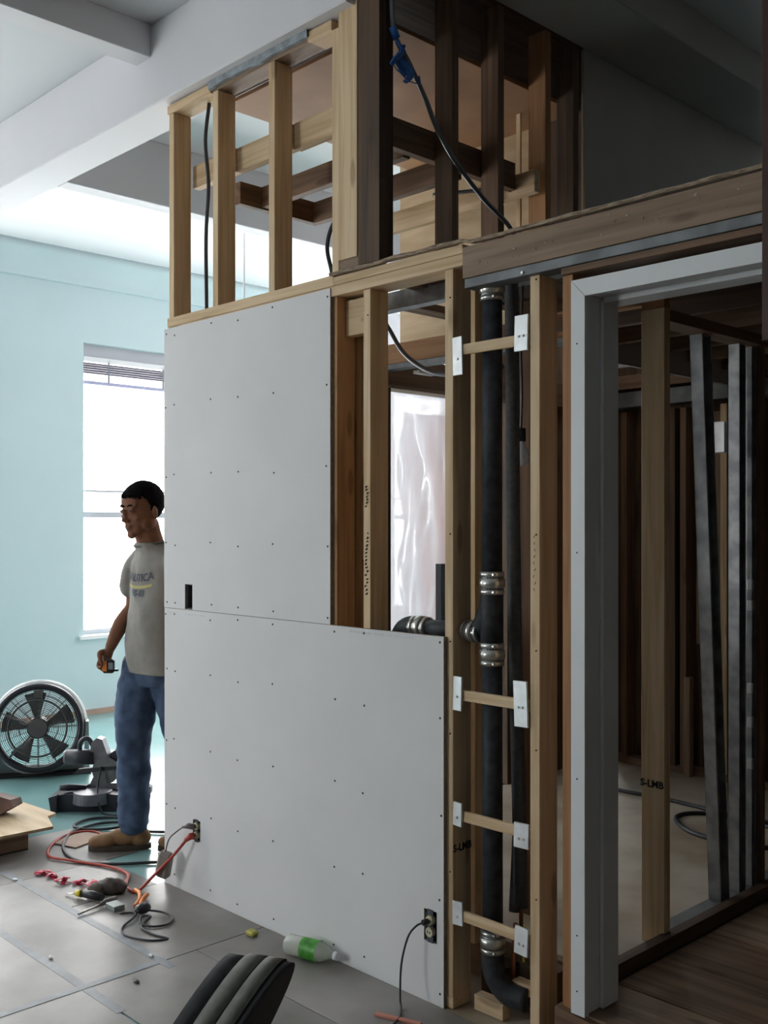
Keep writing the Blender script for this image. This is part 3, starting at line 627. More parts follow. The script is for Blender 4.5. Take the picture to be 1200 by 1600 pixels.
# doorway partition
ip = thing('inner_right_partition', 'half-built partition of wood post and steel studs inside the doorway', 'stud wall', (-1.89, 3.6, 0.16))
box('post', -1.938, -1.85, 3.100, 3.138, 0.162, 2.312, pine('z'), ip)['label'] = 'pale new wood post with black stamp'
text_mesh('grade_stamp', 'S-LMB', 0.034, M_ink, ip, ISO(*(-pinv(ip))) @ ISO(-1.897, 3.0994, 0.70) @ Matrix.Diagonal((1, 1, 1, 1)) @ T_Y)
box('top_block', -1.938, -1.85, 3.100, 3.138, 2.314, 2.36, orange('x'), ip)
box('top_block', -2.30, -1.94, 3.100, 3.138, 2.330, 2.36, orange('x'), ip)
box('top_plate', -1.94, -1.85, 3.142, 5.25, 2.27, 2.31, old('y'), ip)
box('bottom_track', -1.94, -1.87, 3.142, 4.25, 0.161, 0.185, M_steel, ip)
def cstud(y, w, lean=0.0, z0=0.186, z1=2.268):
    bm = bmesh.new()
    for (a0, a1, b0, b1) in ((-1.935, -1.932, 0, w), (-1.935, -1.885, 0, 0.003), (-1.935, -1.885, w-0.003, w), (-1.888, -1.885, 0, 0.008)):
        vs_ = [bm.verts.new((x, y+yy+(lean if z == z1 else 0), z)) for z in (z0, z1) for x, yy in ((a0, b0), (a1, b0), (a1, b1), (a0, b1))]
        for f in ((0, 1, 2, 3), (7, 6, 5, 4), (0, 4, 5, 1), (1, 5, 6, 2), (2, 6, 7, 3), (3, 7, 4, 0)): bm.faces.new([vs_[i] for i in f])
    o = bm_obj('steel_stud', bm, M_galv, ip); o.location = -pinv(ip); return o
cstud(3.555, 0.065, -0.14)['label'] = 'leaning steel stud'
cstud(3.70, 0.045); cstud(3.80, 0.032)
box('stud', -1.935, -1.87, 3.835, 3.873, 0.186, 2.268, old('z'), ip)
for z in (1.35, 1.27, 0.95, 0.82, 0.66): 
    o = box('wall_clip', -1.90, -1.88, 3.785, 3.80, z-0.02, z+0.02, M_galvb, ip)
tag(box('junction_box', -2.02, -1.96, 3.72, 3.76, 1.86, 1.98, M_galvb), 'small grey metal box between the steel studs', 'junction box')
# lid over the inner room: joists and boards
cj = struct(thing('ceiling_2', '', '')); del cj['label']; del cj['category']
box('ceiling_board', -2.595, 0.8, 2.70, 5.44, 2.455, 2.478, darkw('y'), cj)
for k in range(7): box('joist', -2.595, 0.6, 3.2+k*0.34, 3.238+k*0.34, 2.372, 2.454, darkw('x') if k % 2 else old('x'), cj)
tag(tube('cable_coil', [(-2.0, 4.95, .168), (-2.2, 4.75, .168), (-2.55, 4.66, .168), (-2.62, 4.5, .168), (-2.45, 4.33, .168), (-2.2, 4.30, .168), (-2.05, 4.42, .168), (-2.1, 4.6, .168), (-2.4, 4.70, .168), (-2.81, 4.754, .168), (-3.13, 4.74, .168), (-3.45, 4.85, .168)], 0.011, M_cable, None, 8), 'loose loop of black cable on the plywood floor of the inner room', 'cable')

# ------------------------------------------------------------------ cables on the upper framing
tag(tube('cable', [(-3.713, 2.55, 3.386), (-3.742, 2.55, 3.233), (-3.718, 2.55, 3.034), (-3.737, 2.55, 2.819), (-3.732, 2.55, 2.492)], 0.008, M_cable, None, 10), 'dark cable running down between the two leftmost upper studs', 'cable')
tag(tube('cable', [(-2.97, 2.66, 2.80), (-3.02, 2.64, 2.73), (-3.035, 2.63, 2.65), (-3.0, 2.62, 2.56), (-2.96, 2.60, 2.492)], 0.008, M_cable, None, 10), 'short dark cable bent behind the corner post', 'cable')
lc = thing('armoured_cable', 'long grey armoured cable slanting down across the dark upper studs', 'cable', (-2.585, 2.9, 2.75))
tube('cable_run', [(-2.585, 2.54, 3.60), (-2.585, 2.545, 3.324), (-2.580, 2.622, 3.214), (-2.58, 2.704, 3.113), (-2.58, 2.765, 3.023), (-2.58, 2.866, 2.925), (-2.58, 3.022, 2.825), (-2.585, 3.20, 2.74), (-2.59, 3.30, 2.60), (-2.59, 3.33, 2.50)], 0.009, M_bx, lc, 10)
bm = bmesh.new()
for k in range(5):
    a = k*1.3; pts = [(-2.575-0.004*k, 2.55+0.012*k, 3.27-0.012*k)]
    for q in range(5): pts.append((-2.57+0.01*math.sin(a+q), 2.548+0.012*k+0.02*math.sin(a+q*1.2), 3.27-0.012*k-0.022*q))
    sweep_bm(bm, pts, [(0.010, 0.002)]*6, 6)
sweep_bm(bm, catmull([(-2.57, 2.55, 3.17), (-2.565, 2.60, 3.145), (-2.565, 2.655, 3.15), (-2.57, 2.66, 3.18)], 4), (0.004, 0.0015), 6)
sweep_bm(bm, [(-2.584, 2.54, 3.32), (-2.583, 2.56, 3.285)], 0.014, 8)
o = bm_obj('blue_tape', bm, M_bluet, lc); o.location = -pinv(lc)
tag(tube('cable', [(-2.9, 3.34, 3.0), (-2.78, 3.35, 2.985), (-2.72, 3.362, 2.965)][::-1]+[(-3.1, 3.3, 3.02)], 0.008, M_cable, None, 8), 'stub of black cable poking through the pale joist', 'cable')
tag(tube('cable', [(-2.93, 3.41, 2.96), (-2.90, 3.43, 2.90), (-2.89, 3.43, 2.80), (-2.885, 3.43, 2.62), (-2.885, 3.43, 2.5)], 0.008, M_cable, None, 8), 'black cable dropping below the pale joist in front of the tan plywood', 'cable')
pr = thing('ceiling_rod', 'thin white rod hanging from a ceiling plate in the far room', 'light fitting', (-5.5, 4.05, 2.4))
cyl('ceiling_plate', (-5.5, 4.05, ZC-0.012), 0.07, 0.024, M_white, pr); cyl('rod', (-5.5, 4.05, 3.1), 0.006, 1.36, M_white, pr, seg=8)

# ------------------------------------------------------------------ cords, plugs on the floor
def flo(pts, z=0.012): return [(x, y, z) for x, y in pts]
rc = thing('extension_cord', 'red extension cord looping over the floor up to the low outlet', 'cord', (-4.3, 2.4, 0))
tube('cord', flo([(-4.66, 2.62), (-4.839, 2.62), (-4.89, 2.516), (-4.80, 2.374), (-4.633, 2.272), (-4.501, 2.315), (-4.298, 2.40), (-4.15, 2.41), (-4.04, 2.34), (-3.95, 2.31)])+[(-3.92, 2.33, 0.014), (-3.88, 2.37, 0.07), (-3.80, 2.425, 0.17), (-3.74, 2.452, 0.245)], 0.0065, M_red, rc, 8)
tube('plug', [(-3.742, 2.450, 0.243), (-3.722, 2.460, 0.262), (-3.7145, 2.474, 0.263)], [0.009, 0.015, 0.014], M_red, rc, 10, 0)
wa = thing('power_adapter', 'grey wall adapter dangling on a thin wire from the low outlet', 'adapter', (-3.86, 2.42, 0.10))
b_ = box('adapter_body', -0.032, 0.032, -0.022, 0.022, -0.058, 0.058, mat('warm_grey_plastic', (0.26, 0.23, 0.21), 0.55), None, bev=0.012); b_.parent = wa; b_.location = (0, 0, 0.02); b_.rotation_euler = (0.05, 0.22, 0.5)
b2 = box('prongs', -0.05, -0.02, -0.008, 0.008, -0.012, 0.012, M_black, None); b2.parent = wa; b2.location = (-0.01, -0.005, 0.0)
tube('wire', [(-3.852, 2.42, 0.175), (-3.84, 2.43, 0.23), (-3.80, 2.44, 0.268), (-3.755, 2.452, 0.30)], 0.003, mat('brown_wire', (0.12, 0.10, 0.08), 0.5), wa, 6)
tube('plug', [(-3.760, 2.450, 0.298), (-3.735, 2.458, 0.304), (-3.7145, 2.474, 0.301)], [0.007, 0.012, 0.012], mat('grey_plug', (0.16, 0.14, 0.14), 0.5), wa, 10, 0)
tc_ = thing('thin_cord', 'thin black cord hanging from the right outlet to the floor', 'cord', (-2.35, 2.4, 0))
tube('cord', [(-2.352, 2.462, 0.275), (-2.375, 2.445, 0.262), (-2.40, 2.43, 0.22), (-2.415, 2.415, 0.13), (-2.405, 2.40, 0.03), (-2.385, 2.385, 0.010), (-2.34, 2.33, 0.009), (-2.30, 2.22, 0.009)], 0.0035, M_cable, tc_, 8)
tube('plug', [(-2.351, 2.474, 0.276), (-2.356, 2.455, 0.274)], 0.010, M_black, tc_, 10, 0)
tag(tube('black_cord', flo([(-4.42, 3.3), (-4.5, 3.0), (-4.70, 2.80), (-4.93, 2.86), (-5.07, 2.74), (-5.02, 2.60), (-4.90, 2.62), (-4.83, 2.74), (-4.88, 2.82), (-4.96, 2.72), (-4.93, 2.56), (-4.83, 2.46), (-4.70, 2.38), (-4.55, 2.34), (-4.42, 2.36), (-4.30, 2.46), (-4.2, 2.60), (-4.05, 2.72)], 0.0095), 0.0075, M_cable, None, 8), 'black cord looped round the boot of the worker', 'cord')
# red film scraps
bm = bmesh.new()
for (x, y, s, n) in ((-4.43, 2.15, 0.030, 5), (-4.37, 2.165, 0.024, 3), (-4.25, 2.155, 0.028, 3), (-4.19, 2.20, 0.022, 3), (-4.11, 2.225, 0.034, 5), (-4.07, 2.225, 0.026, 4)):
    for k in range(n):
        a = rr.uniform(0, 3.14); p = Vector((x+rr.uniform(-s, s)*.6, y+rr.uniform(-s, s)*.6, 0.008+rr.uniform(0, .012)))
        d = Vector((math.cos(a), math.sin(a), rr.uniform(-.2, .3)))*s
        sweep_bm(bm, [p-d, p+Vector((0, 0, .01)), p+d], [(0.009, 0.002), (0.014, 0.002), (0.007, 0.002)], 6)
sweep_bm(bm, catmull([(-4.40, 2.16, .008), (-4.33, 2.15, .006), (-4.27, 2.15, .01), (-4.22, 2.19, .008), (-4.15, 2.21, .012), (-4.08, 2.22, .008)], 4), (0.006, 0.002), 6)
tag(bm_obj('red_strap', bm, M_redp), 'crumpled strip of red plastic tape on the floor', 'tape')
def rod(bm, a, b, r, seg=10, mi=0): sweep_bm(bm, [a, b], r, seg, True, mi)
# hand tool (black and yellow) lying on the floor
kn = thing('utility_knife', 'black and yellow hand tool lying by the red tape', 'tool', (-4.03, 2.125, 0.005), 0.35)
for nm, pts, r, m in (('handle', [(0.0, 0, 0.02), (0.05, 0, 0.022), (0.11, 0, 0.02)], [(0.012, 0.014), (0.019, 0.018), (0.015, 0.014)], M_black), ('grip_band', [(-0.03, 0, 0.016), (0.0, 0, 0.02)], [(0.012, 0.012), (0.017, 0.017)], M_yellow), ('blade', [(-0.09, 0, 0.006), (-0.03, 0, 0.015)], [(0.005, 0.002), (0.009, 0.004)], M_inox)):
    bm = bmesh.new(); sweep_bm(bm, pts, r, 12); bm_obj(nm, bm, m, kn)
# heap: small tool pouch
tp = thing('tool_pouch', 'dark leather tool pouch slumped on the floor among tools', 'pouch', (-4.01, 2.25, 0.0), 0.6)
bm = bmesh.new(); bmesh.ops.create_icosphere(bm, subdivisions=3, radius=1)
for v in bm.verts:
    n_ = noise.noise(v.co*2.2)*0.28; v.co = Vector((v.co.x*0.068*(1+n_), v.co.y*0.045*(1+n_), max(0.0, v.co.z*0.040*(1+n_)+0.025)))
bm_obj('pouch_body', bm, mat('worn_leather', (0.09, 0.065, 0.055), 0.7, scale=18, col2=(0.04, 0.03, 0.03), bump=0.5), tp, True)
bm = bmesh.new(); bmesh.ops.create_icosphere(bm, subdivisions=2, radius=1)
for v in bm.verts:
    n_ = noise.noise(v.co*3+Vector((4, 0, 0)))*0.3; v.co = Vector((v.co.x*0.04*(1+n_)-0.05, v.co.y*0.035*(1+n_)-0.035, max(0.0, v.co.z*0.032*(1+n_)+0.02)))
bm_obj('side_pocket', bm, mat('tan_leather', (0.13, 0.10, 0.08), 0.7, scale=18, var=.4), tp, True)
tag(box('metal_box', -3.86, -3.79, 2.14, 2.19, 0.004, 0.026, mat('dull_zinc', (0.28, 0.31, 0.30), 0.5, 0.5)), 'small square metal box cover in front of the tool pouch', 'metal box')
ch = thing('screwdriver', 'slim steel screwdriver pointing left from the tool pouch', 'screwdriver', (-3.865, 2.075, 0.01), 1.75)
bm = bmesh.new(); rod(bm, (-0.06, 0, 0.003), (0.05, 0, 0.008), 0.0045); bm_obj('shaft', bm, M_inox, ch)
bm = bmesh.new(); sweep_bm(bm, [(0.05, 0, 0.01), (0.08, 0, 0.012), (0.13, 0, 0.013)], [0.008, 0.012, 0.010], 10); bm_obj('handle', bm, mat('grey_grip', (0.14, 0.12, 0.12), 0.6), ch)
st = thing('orange_clamp', 'orange handled pliers beside the tangled black cord', 'pliers', (-3.74, 2.27, 0.006), 0.0)
for nm, pts in (('handle', [(-0.19, 0.05, 0.012), (-0.13, 0.035, 0.018), (-0.07, 0.0, 0.016), (-0.02, -0.05, 0.012)]), ('handle', [(-0.10, 0.055, 0.014), (-0.05, 0.0, 0.016), (0.0, -0.04, 0.012)])):
    bm = bmesh.new(); sweep_bm(bm, catmull(pts, 4), 0.009, 10); bm_obj(nm, bm, M_orange, st)
bm = bmesh.new(); bmesh.ops.create_icosphere(bm, subdivisions=2, radius=0.03, matrix=ISO(0.045, -0.055, 0.022) @ Matrix.Diagonal((1, 1.2, .7, 1))); bm_obj('jaw', bm, M_black, st)
tag(tube('tangled_cord', [(-3.70, 2.22, .02), (-3.63, 2.27, .015), (-3.56, 2.27, .01), (-3.52, 2.22, .01), (-3.545, 2.165, .01), (-3.60, 2.15, .012), (-3.64, 2.18, .02), (-3.61, 2.20, .022), (-3.60, 2.17, .012), (-3.56, 2.13, .01), (-3.47, 2.13, .008), (-3.405, 2.15, .006), (-3.44, 2.09, .006), (-3.54, 2.05, .006), (-3.62, 2.08, .008), (-3.66, 2.15, .014), (-3.71, 2.19, .012), (-3.76, 2.15, .008)], 0.0045, M_cable, None, 8), 'black cord tangled in small loops near the tools', 'cord')
tag(box('putty_blob', -3.235, -3.19, 2.385, 2.42, 0.004, 0.024, mat('dull_yellow', (0.42, 0.38, 0.08), 0.6), bev=0.006), 'small yellow lump on the floor near the drywall foot', 'scrap')
tag(box('copper_strip', -2.42, -2.26, 2.315, 2.335, 0.004, 0.012, mat('salmon_strip', (0.55, 0.22, 0.16), 0.5)), 'thin reddish strip on the floor below the right outlet', 'strip')
bpy.data.objects['copper_strip'].rotation_euler[2] = 0.35
# stray chips of plaster
for k, (x, y) in enumerate(((-3.55, 1.75), (-4.0, 1.72), (-3.31, 2.02), (-3.16, 1.87), (-4.44, 2.02))):
    bm = bmesh.new(); bmesh.ops.create_icosphere(bm, subdivisions=1, radius=1)
    for v in bm.verts: v.co = Vector((v.co.x*rr.uniform(.010, .022), v.co.y*rr.uniform(.006, .012), v.co.z*0.005))
    o = bm_obj('debris_chip', bm, M_white if k != 3 else M_black); o.location = (x, y, 0.009)
    tag(o, ('small white plaster chip left of the arched tool bag', 'tiny white chip near the left edge on the taped floor', 'white crumb on the tape in front of the bottle', 'dark flat chip on the floor above the arched bag', 'white crumb left of the red plastic tape')[k], 'debris', 'debris chips on the floor')
# bottle lying against the drywall
bo = thing('plastic_bottle', 'clear drink bottle with green label lying against the drywall foot', 'bottle', (-2.885, 2.425, 0.040), 0.25)
clear = bpy.data.materials.new('clear_plastic'); clear.use_nodes = True; nt = clear.node_tree; nt.nodes.clear()
o_ = nt.nodes.new('ShaderNodeOutputMaterial'); mx = nt.nodes.new('ShaderNodeMixShader'); tr = nt.nodes.new('ShaderNodeBsdfTransparent'); pb_ = nt.nodes.new('ShaderNodeBsdfPrincipled')
pb_.inputs['Base Color'].default_value = (0.6, 0.62, 0.55, 1); pb_.inputs['Roughness'].default_value = 0.2; mx.inputs[0].default_value = 0.5
nt.links.new(tr.outputs[0], mx.inputs[1]); nt.links.new(pb_.outputs[0], mx.inputs[2]); nt.links.new(mx.outputs[0], o_.inputs[0])
bm = bmesh.new(); lathe_bm(bm, [(0.001, -0.11), (0.028, -0.11), (0.036, -0.10), (0.036, 0.03), (0.034, 0.05), (0.016, 0.085), (0.013, 0.10), (0.001, 0.10)])
bmesh.ops.rotate(bm, matrix=Matrix.Rotation(math.pi/2, 3, 'Y'), verts=bm.verts); bm_obj('bottle_body', bm, clear, bo)
bm = bmesh.new(); lathe_bm(bm, [(0.0375, -0.035), (0.0375, 0.035)]); bmesh.ops.rotate(bm, matrix=Matrix.Rotation(math.pi/2, 3, 'Y'), verts=bm.verts)
bm_obj('label', bm, mat('green_label', (0.10, 0.42, 0.05), 0.4, scale=30, col2=(0.03, 0.20, 0.02)), bo)
o = cyl('cap', (0, 0, 0), 0.015, 0.016, M_white, None, 'x'); o.parent = bo; o.location = (0.108, 0, 0)

# ------------------------------------------------------------------ foreground arched bag
RZ = math.atan2(RIGHT.y, RIGHT.x)
bg_ = thing('tool_bag', 'grey and black arched tool bag standing in the near foreground', 'bag', (-2.10, 1.455, 0.005), RZ-0.36)
def arch_strip(name, x0, x1, prof, m, lean, inset=0.0):
    bm = bmesh.new(); L_ = []
    for x in (x0, x1):
        for (y, z) in prof: L_.append(bm.verts.new((x+lean*z, y*(1-inset), z*(1-inset*0.5))))
    n = len(prof)
    bm.faces.new(L_[:n][::-1]); bm.faces.new(L_[n:])
    for i in range(n): 
        f = bm.faces.new((L_[i], L_[(i+1) % n], L_[n+(i+1) % n], L_[n+i])); f.smooth = 0 < i < n-2
    return bm_obj(name, bm, m, bg_)
prof = [(-0.19, 0.0)]+[(-0.19*math.cos(a), 0.12+0.42*math.sin(a)) for a in [math.pi*k/24 for k in range(0, 25)]]+[(0.19, 0.0)]
prof = [(y, z) for y, z in prof]
arch_strip('side_panel', -0.265, -0.212, prof, mat('bag_black', (0.045, 0.045, 0.05), 0.8, scale=40, var=.3, bump=.2), 0.55, 0.03)
arch_strip('rim_band', -0.212, -0.162, prof, mat('bag_grey', (0.25, 0.245, 0.225), 0.75, scale=40, var=.2, bump=.2), 0.55)
arch_strip('zip_seam', -0.162, -0.159, prof, M_black, 0.55, 0.012)
arch_strip('rim_band', -0.159, -0.116, prof, MATS['bag_grey'], 0.55)
arch_strip('side_panel', -0.116, -0.095, prof, MATS['bag_black'], 0.55, 0.02)

# ------------------------------------------------------------------ plywood on a low box, far left
lb = thing('low_box', 'low grey wooden box under the plywood board at the left edge', 'box', (-5.1, 1.95, 0))
box('box_front', -4.845, -4.825, 1.55, 2.262, 0.006, 0.095, greyold('y'), lb); box('box_side', -5.35, -4.847, 2.24, 2.262, 0.006, 0.095, darkw('x'), lb)
box('box_side', -5.35, -4.847, 1.55, 1.57, 0.006, 0.095, darkw('x'), lb); box('box_back', -5.37, -5.352, 1.55, 2.262, 0.006, 0.095, darkw('y'), lb)
box('box_top', -5.37, -4.83, 1.55, 2.262, 0.096, 0.104, M_ply, lb); box('box_foot', -5.37, -4.82, 1.55, 2.262, 0.0, 0.005, M_black, lb)
pbd = prism('plywood_board', [(0, 0), (0.02, 0.38), (-0.16, 0.44), (-0.19, 0.50), (-0.62, 0.46), (-0.75, 0.0), (-0.7, -0.6), (0, -0.6)], -0.007, 0.007, M_ply, None)
pbd.data.transform(Matrix.Rotation(math.pi/2, 4, 'X')); pbd.data.transform(Matrix.Diagonal((1, 1, 1, 1)))
# after the turn the outline lies flat: x stays, z became y
for v in pbd.data.vertices: v.co.y = -v.co.y
pbd.location = (-4.745, 1.96, 0.1125)
tag(pbd, 'broken-edged tan plywood board resting on the low box', 'plywood')
bm = bmesh.new()
outl = [(0, 0), (0.22, 0.0), (0.30, 0.05), (0.29, 0.085), (0.20, 0.11), (0.02, 0.10)]
a = [bm.verts.new((x, 0, z)) for x, z in outl]; b = [bm.verts.new((x+0.02, 0.09, z*0.9)) for x, z in outl]
bm.faces.new(a); bm.faces.new(b[::-1])
for i in range(6): bm.faces.new((a[i], a[(i+1) % 6], b[(i+1) % 6], b[i]))
o = bm_obj('wood_offcut', bm, mat('dark_offcut', (0.19, 0.12, 0.10), 0.7, scale=9, col2=(0.10, 0.06, 0.055))); o.location = (-5.22, 2.05, 0.121); o.rotation_euler = (0, 0, RZ)
tag(o, 'dark brown wedge-shaped wood offcut lying on the plywood board', 'wood offcut')
tag(box('cardboard_scrap', -4.86, -4.70, 2.40, 2.62, 0.004, 0.010, mat('cardboard', (0.42, 0.30, 0.24), 0.8, var=.2)), 'flat scrap of brown cardboard past the plywood board', 'cardboard')
bpy.data.objects['cardboard_scrap'].rotation_euler[2] = 0.3

# ------------------------------------------------------------------ floor fan
fan = thing('floor_fan', 'round black drum fan with a pale rear housing standing on the teal floor', 'fan', (-6.16, 2.95, 0.0), RZ+0.28)
C_ = Vector((0, 0, 0.31)); TILT = Matrix.Rotation(math.radians(-8), 4, 'X')
def ftr(o): o.matrix_parent_inverse = Matrix.Identity(4); o.location = C_; o.rotation_euler = (math.radians(-8), 0, 0); return o
M_fan = mat('fan_black', (0.02, 0.02, 0.028), 0.4); M_fgrey = mat('fan_grey', (0.085, 0.08, 0.08), 0.55); M_fpale = mat('fan_pale', (0.42, 0.44, 0.45), 0.4)
def torus(bm, R, r, y=0.0, seg=48, rs=6, mi=0):
    rings = []
    for k in range(seg):
        t = 2*math.pi*k/seg
        rings.append([bm.verts.new(((R+r*math.cos(2*math.pi*q/rs))*math.cos(t), y+r*math.sin(2*math.pi*q/rs), (R+r*math.cos(2*math.pi*q/rs))*math.sin(t))) for q in range(rs)])
    for k in range(seg):
        a, b = rings[k], rings[(k+1) % seg]
        for q in range(rs):
            f = bm.faces.new((a[q], a[(q+1) % rs], b[(q+1) % rs], b[q])); f.smooth = True; f.material_index = mi
def drum(name, rs_y, m, seg=48):
    bm = bmesh.new(); rings = [[bm.verts.new((r*math.cos(2*math.pi*k/seg), y, r*math.sin(2*math.pi*k/seg))) for k in range(seg)] for r, y in rs_y]
    for a, b in zip(rings, rings[1:]+rings[:1]):
        for k in range(seg): bm.faces.new((a[k], a[(k+1) % seg], b[(k+1) % seg], b[k])).smooth = True
    return ftr(bm_obj(name, bm, m, fan))
drum('outer_ring', [(0.272, -0.03), (0.278, 0.03), (0.272, 0.09), (0.248, 0.09), (0.236, 0.0), (0.246, -0.035)], M_fan)
drum('rear_housing', [(0.277, 0.092), (0.298, 0.12), (0.300, 0.20), (0.288, 0.20), (0.262, 0.092)], M_fpale)
bm = bmesh.new()
for k in range(17): torus(bm, 0.062+0.0106*k, 0.0022, -0.034-0.012*(1-((k)/16)**2), 48, 5)
ftr(bm_obj('grill_rings', bm, M_fgrey, fan))['kind'] = 'stuff'
bm = bmesh.new(); torus(bm, 0.175, 0.006, -0.040); ftr(bm_obj('grill_hoop', bm, M_fgrey, fan))
for k in range(5):
    a = math.pi/2-0.13+k*2*math.pi/5; bm = bmesh.new(); d = Vector((math.cos(a), 0, math.sin(a)))
    sweep_bm(bm, [d*0.05+Vector((0, -0.045, 0)), d*0.24+Vector((0, -0.032, 0))], [(0.010, 0.004), (0.010, 0.004)], 6); ftr(bm_obj('spoke', bm, M_fgrey, fan))
bm = bmesh.new()
for k in range(20):
    a = k*2*math.pi/20; d = Vector((math.cos(a), 0, math.sin(a))); sweep_bm(bm, [d*0.06+Vector((0, -0.042, 0)), d*0.238+Vector((0, -0.030, 0))], 0.0016, 4)
ftr(bm_obj('grill_wires', bm, M_fgrey, fan))['kind'] = 'stuff'
bm = bmesh.new(); bmesh.ops.create_cone(bm, cap_ends=True, segments=32, radius1=0.066, radius2=0.055, depth=0.03, matrix=Matrix.Translation((0, -0.045, 0)) @ Matrix.Rotation(math.pi/2, 4, 'X')); ftr(bm_obj('hub', bm, M_fgrey, fan))
o = box('name_plate', -0.022, 0.032, -0.042, -0.036, 0.185, 0.235, M_fgrey, None); o.parent = fan; ftr(o); o.data.transform(ISO(0.003, -0.039, 0.21))
for k in range(5):
    a = k*2*math.pi/5+0.4; bm = bmesh.new(); R1 = []
    for q in range(6):
        r = 0.05+0.17*q/5; w_ = 0.20+0.12*q/5*(1 if q < 5 else .8)
        R1.append([bm.verts.new((r*math.cos(a+s*w_), 0.045-s*0.025, r*math.sin(a+s*w_))) for s in (-1, 0, 1)])
    for p_, q_ in zip(R1, R1[1:]):
        for s in range(2): bm.faces.new((p_[s], p_[s+1], q_[s+1], q_[s])).smooth = True
    o = ftr(bm_obj('fan_blade', bm, mat('fan_blade', (0.11, 0.11, 0.12), 0.5), fan)); o.modifiers.new('t', 'SOLIDIFY').thickness = 0.003
bm = bmesh.new(); bmesh.ops.create_cone(bm, cap_ends=True, segments=24, radius1=0.07, radius2=0.06, depth=0.10, matrix=Matrix.Translation((0, 0.11, 0)) @ Matrix.Rotation(math.pi/2, 4, 'X')); ftr(bm_obj('motor', bm, M_fan, fan))
bm = bmesh.new()
for k in range(8): 
    d = Vector((math.cos(k*.785), 0, math.sin(k*.785))); sweep_bm(bm, [d*0.05+Vector((0, .13, 0)), d*0.27+Vector((0, .13, 0))], 0.003, 4)
for k in range(2): torus(bm, 0.12+0.08*k, 0.002, .13, 40, 4)
ftr(bm_obj('rear_grill', bm, M_fgrey, fan))['kind'] = 'stuff'
for s in (-1, 1):
    p_ = prism('stand_side', [(s*0.27, 0.0), (s*0.31, 0.0), (s*0.305, 0.33), (s*0.287, 0.33)], 0.03, 0.12, M_fpale, fan)
prism('stand_base', [(-0.30, 0.004), (0.31, 0.004), (0.30, 0.14), (0.20, 0.085), (0.08, 0.055), (0.0, 0.05), (-0.08, 0.055), (-0.20, 0.085), (-0.30, 0.14)], 0.125, 0.145, M_fpale, fan)
box('stand_foot', -0.31, 0.32, 0.02, 0.2, 0.0, 0.012, M_black, fan, loc=False)
# ------------------------------------------------------------------ mitre saw
ms = thing('mitre_saw', 'black and grey mitre saw on the teal floor beside the fan', 'mitre saw', (-5.31, 2.86, 0.0), RZ)
M_saw = mat('saw_grey', (0.20, 0.20, 0.23), 0.4, 0.4, var=.3, scale=12); M_sawd = mat('saw_dark', (0.035, 0.035, 0.045), 0.45)
def P(nm, pts, y0, y1, m): return prism(nm, pts, y0, y1, m, ms)
P('base_casting', [(-0.20, 0.0), (0.20, 0.0), (0.20, 0.09), (0.10, 0.10), (-0.12, 0.095), (-0.20, 0.085)], -0.10, 0.12, M_sawd)
P('base_front', [(-0.185, 0.0), (-0.155, 0.0), (-0.155, 0.10), (-0.20, 0.085)], -0.135, -0.10, M_sawd)
P('fence', [(-0.19, 0.09), (0.19, 0.102), (0.19, 0.13), (-0.02, 0.125), (-0.05, 0.105), (-0.17, 0.105)], 0.02, 0.04, M_saw)
bm = bmesh.new(); bmesh.ops.create_cone(bm, cap_ends=True, segments=32, radius1=0.11, radius2=0.105, depth=0.06, matrix=ISO(0.02, -0.05, 0.075)); bm_obj('turntable', bm, M_saw, ms)
bm = bmesh.new(); sweep_bm(bm, [(-0.16, -0.06, 0.125), (-0.12, -0.04, 0.12), (-0.08, -0.02, 0.115), (-0.03, 0, 0.11)], [0.014, 0.02, 0.018, 0.012], 10); bm_obj('mitre_handle', bm, M_sawd, ms)
P('pivot_arm', [(-0.03, 0.10), (0.04, 0.10), (0.13, 0.24), (0.12, 0.30), (0.05, 0.30), (0.02, 0.20)], 0.03, 0.09, M_saw)
bm = bmesh.new(); rod(bm, (-0.13, -0.02, 0.285), (0.02, -0.02, 0.285), 0.042, 20); bm_obj('motor_housing', bm, M_sawd, ms)
bm = bmesh.new(); rod(bm, (-0.145, -0.02, 0.285), (-0.128, -0.02, 0.285), 0.036, 20); bm_obj('motor_cap', bm, M_saw, ms)
P('blade_guard', [(0.0, 0.30), (0.01, 0.37), (0.04, 0.395), (0.07, 0.385), (0.10, 0.30), (0.12, 0.25), (0.05, 0.22)], -0.045, 0.03, M_saw)
bm = bmesh.new(); sweep_bm(bm, catmull([(-0.06, -0.02, 0.32), (-0.06, -0.02, 0.36), (-0.04, -0.02, 0.385), (-0.01, -0.02, 0.385), (0.01, -0.02, 0.35)], 4), 0.013, 10); bm_obj('carry_handle', bm, M_sawd, ms)
bm = bmesh.new(); bmesh.ops.create_cone(bm, cap_ends=True, segments=36, radius1=0.075, radius2=0.075, depth=0.003, matrix=ISO(0.09, -0.047, 0.215) @ Matrix.Rotation(math.pi/2, 4, 'X')); bm_obj('saw_blade', bm, M_steel, ms)
P('lower_guard', [(-0.06, 0.225), (0.20, 0.245), (0.20, 0.23), (-0.01, 0.205), (-0.09, 0.195)], -0.055, -0.03, M_sawd)
for x, z, r in ((0.14, 0.29, 0.03), (0.17, 0.25, 0.025), (0.19, 0.31, 0.02)):
    bm = bmesh.new(); rod(bm, (x, -0.03, z), (x, 0.04, z), r, 14); bm_obj('knob', bm, M_saw if r < .03 else M_sawd, ms)
tube('power_cord', [(0.07, -0.06, 0.24), (0.06, -0.09, 0.15), (0.07, -0.13, 0.08), (0.09, -0.15, 0.03), (0.11, -0.16, 0.008), (0.20, -0.2, 0.008)], 0.005, M_cable, ms, 8)
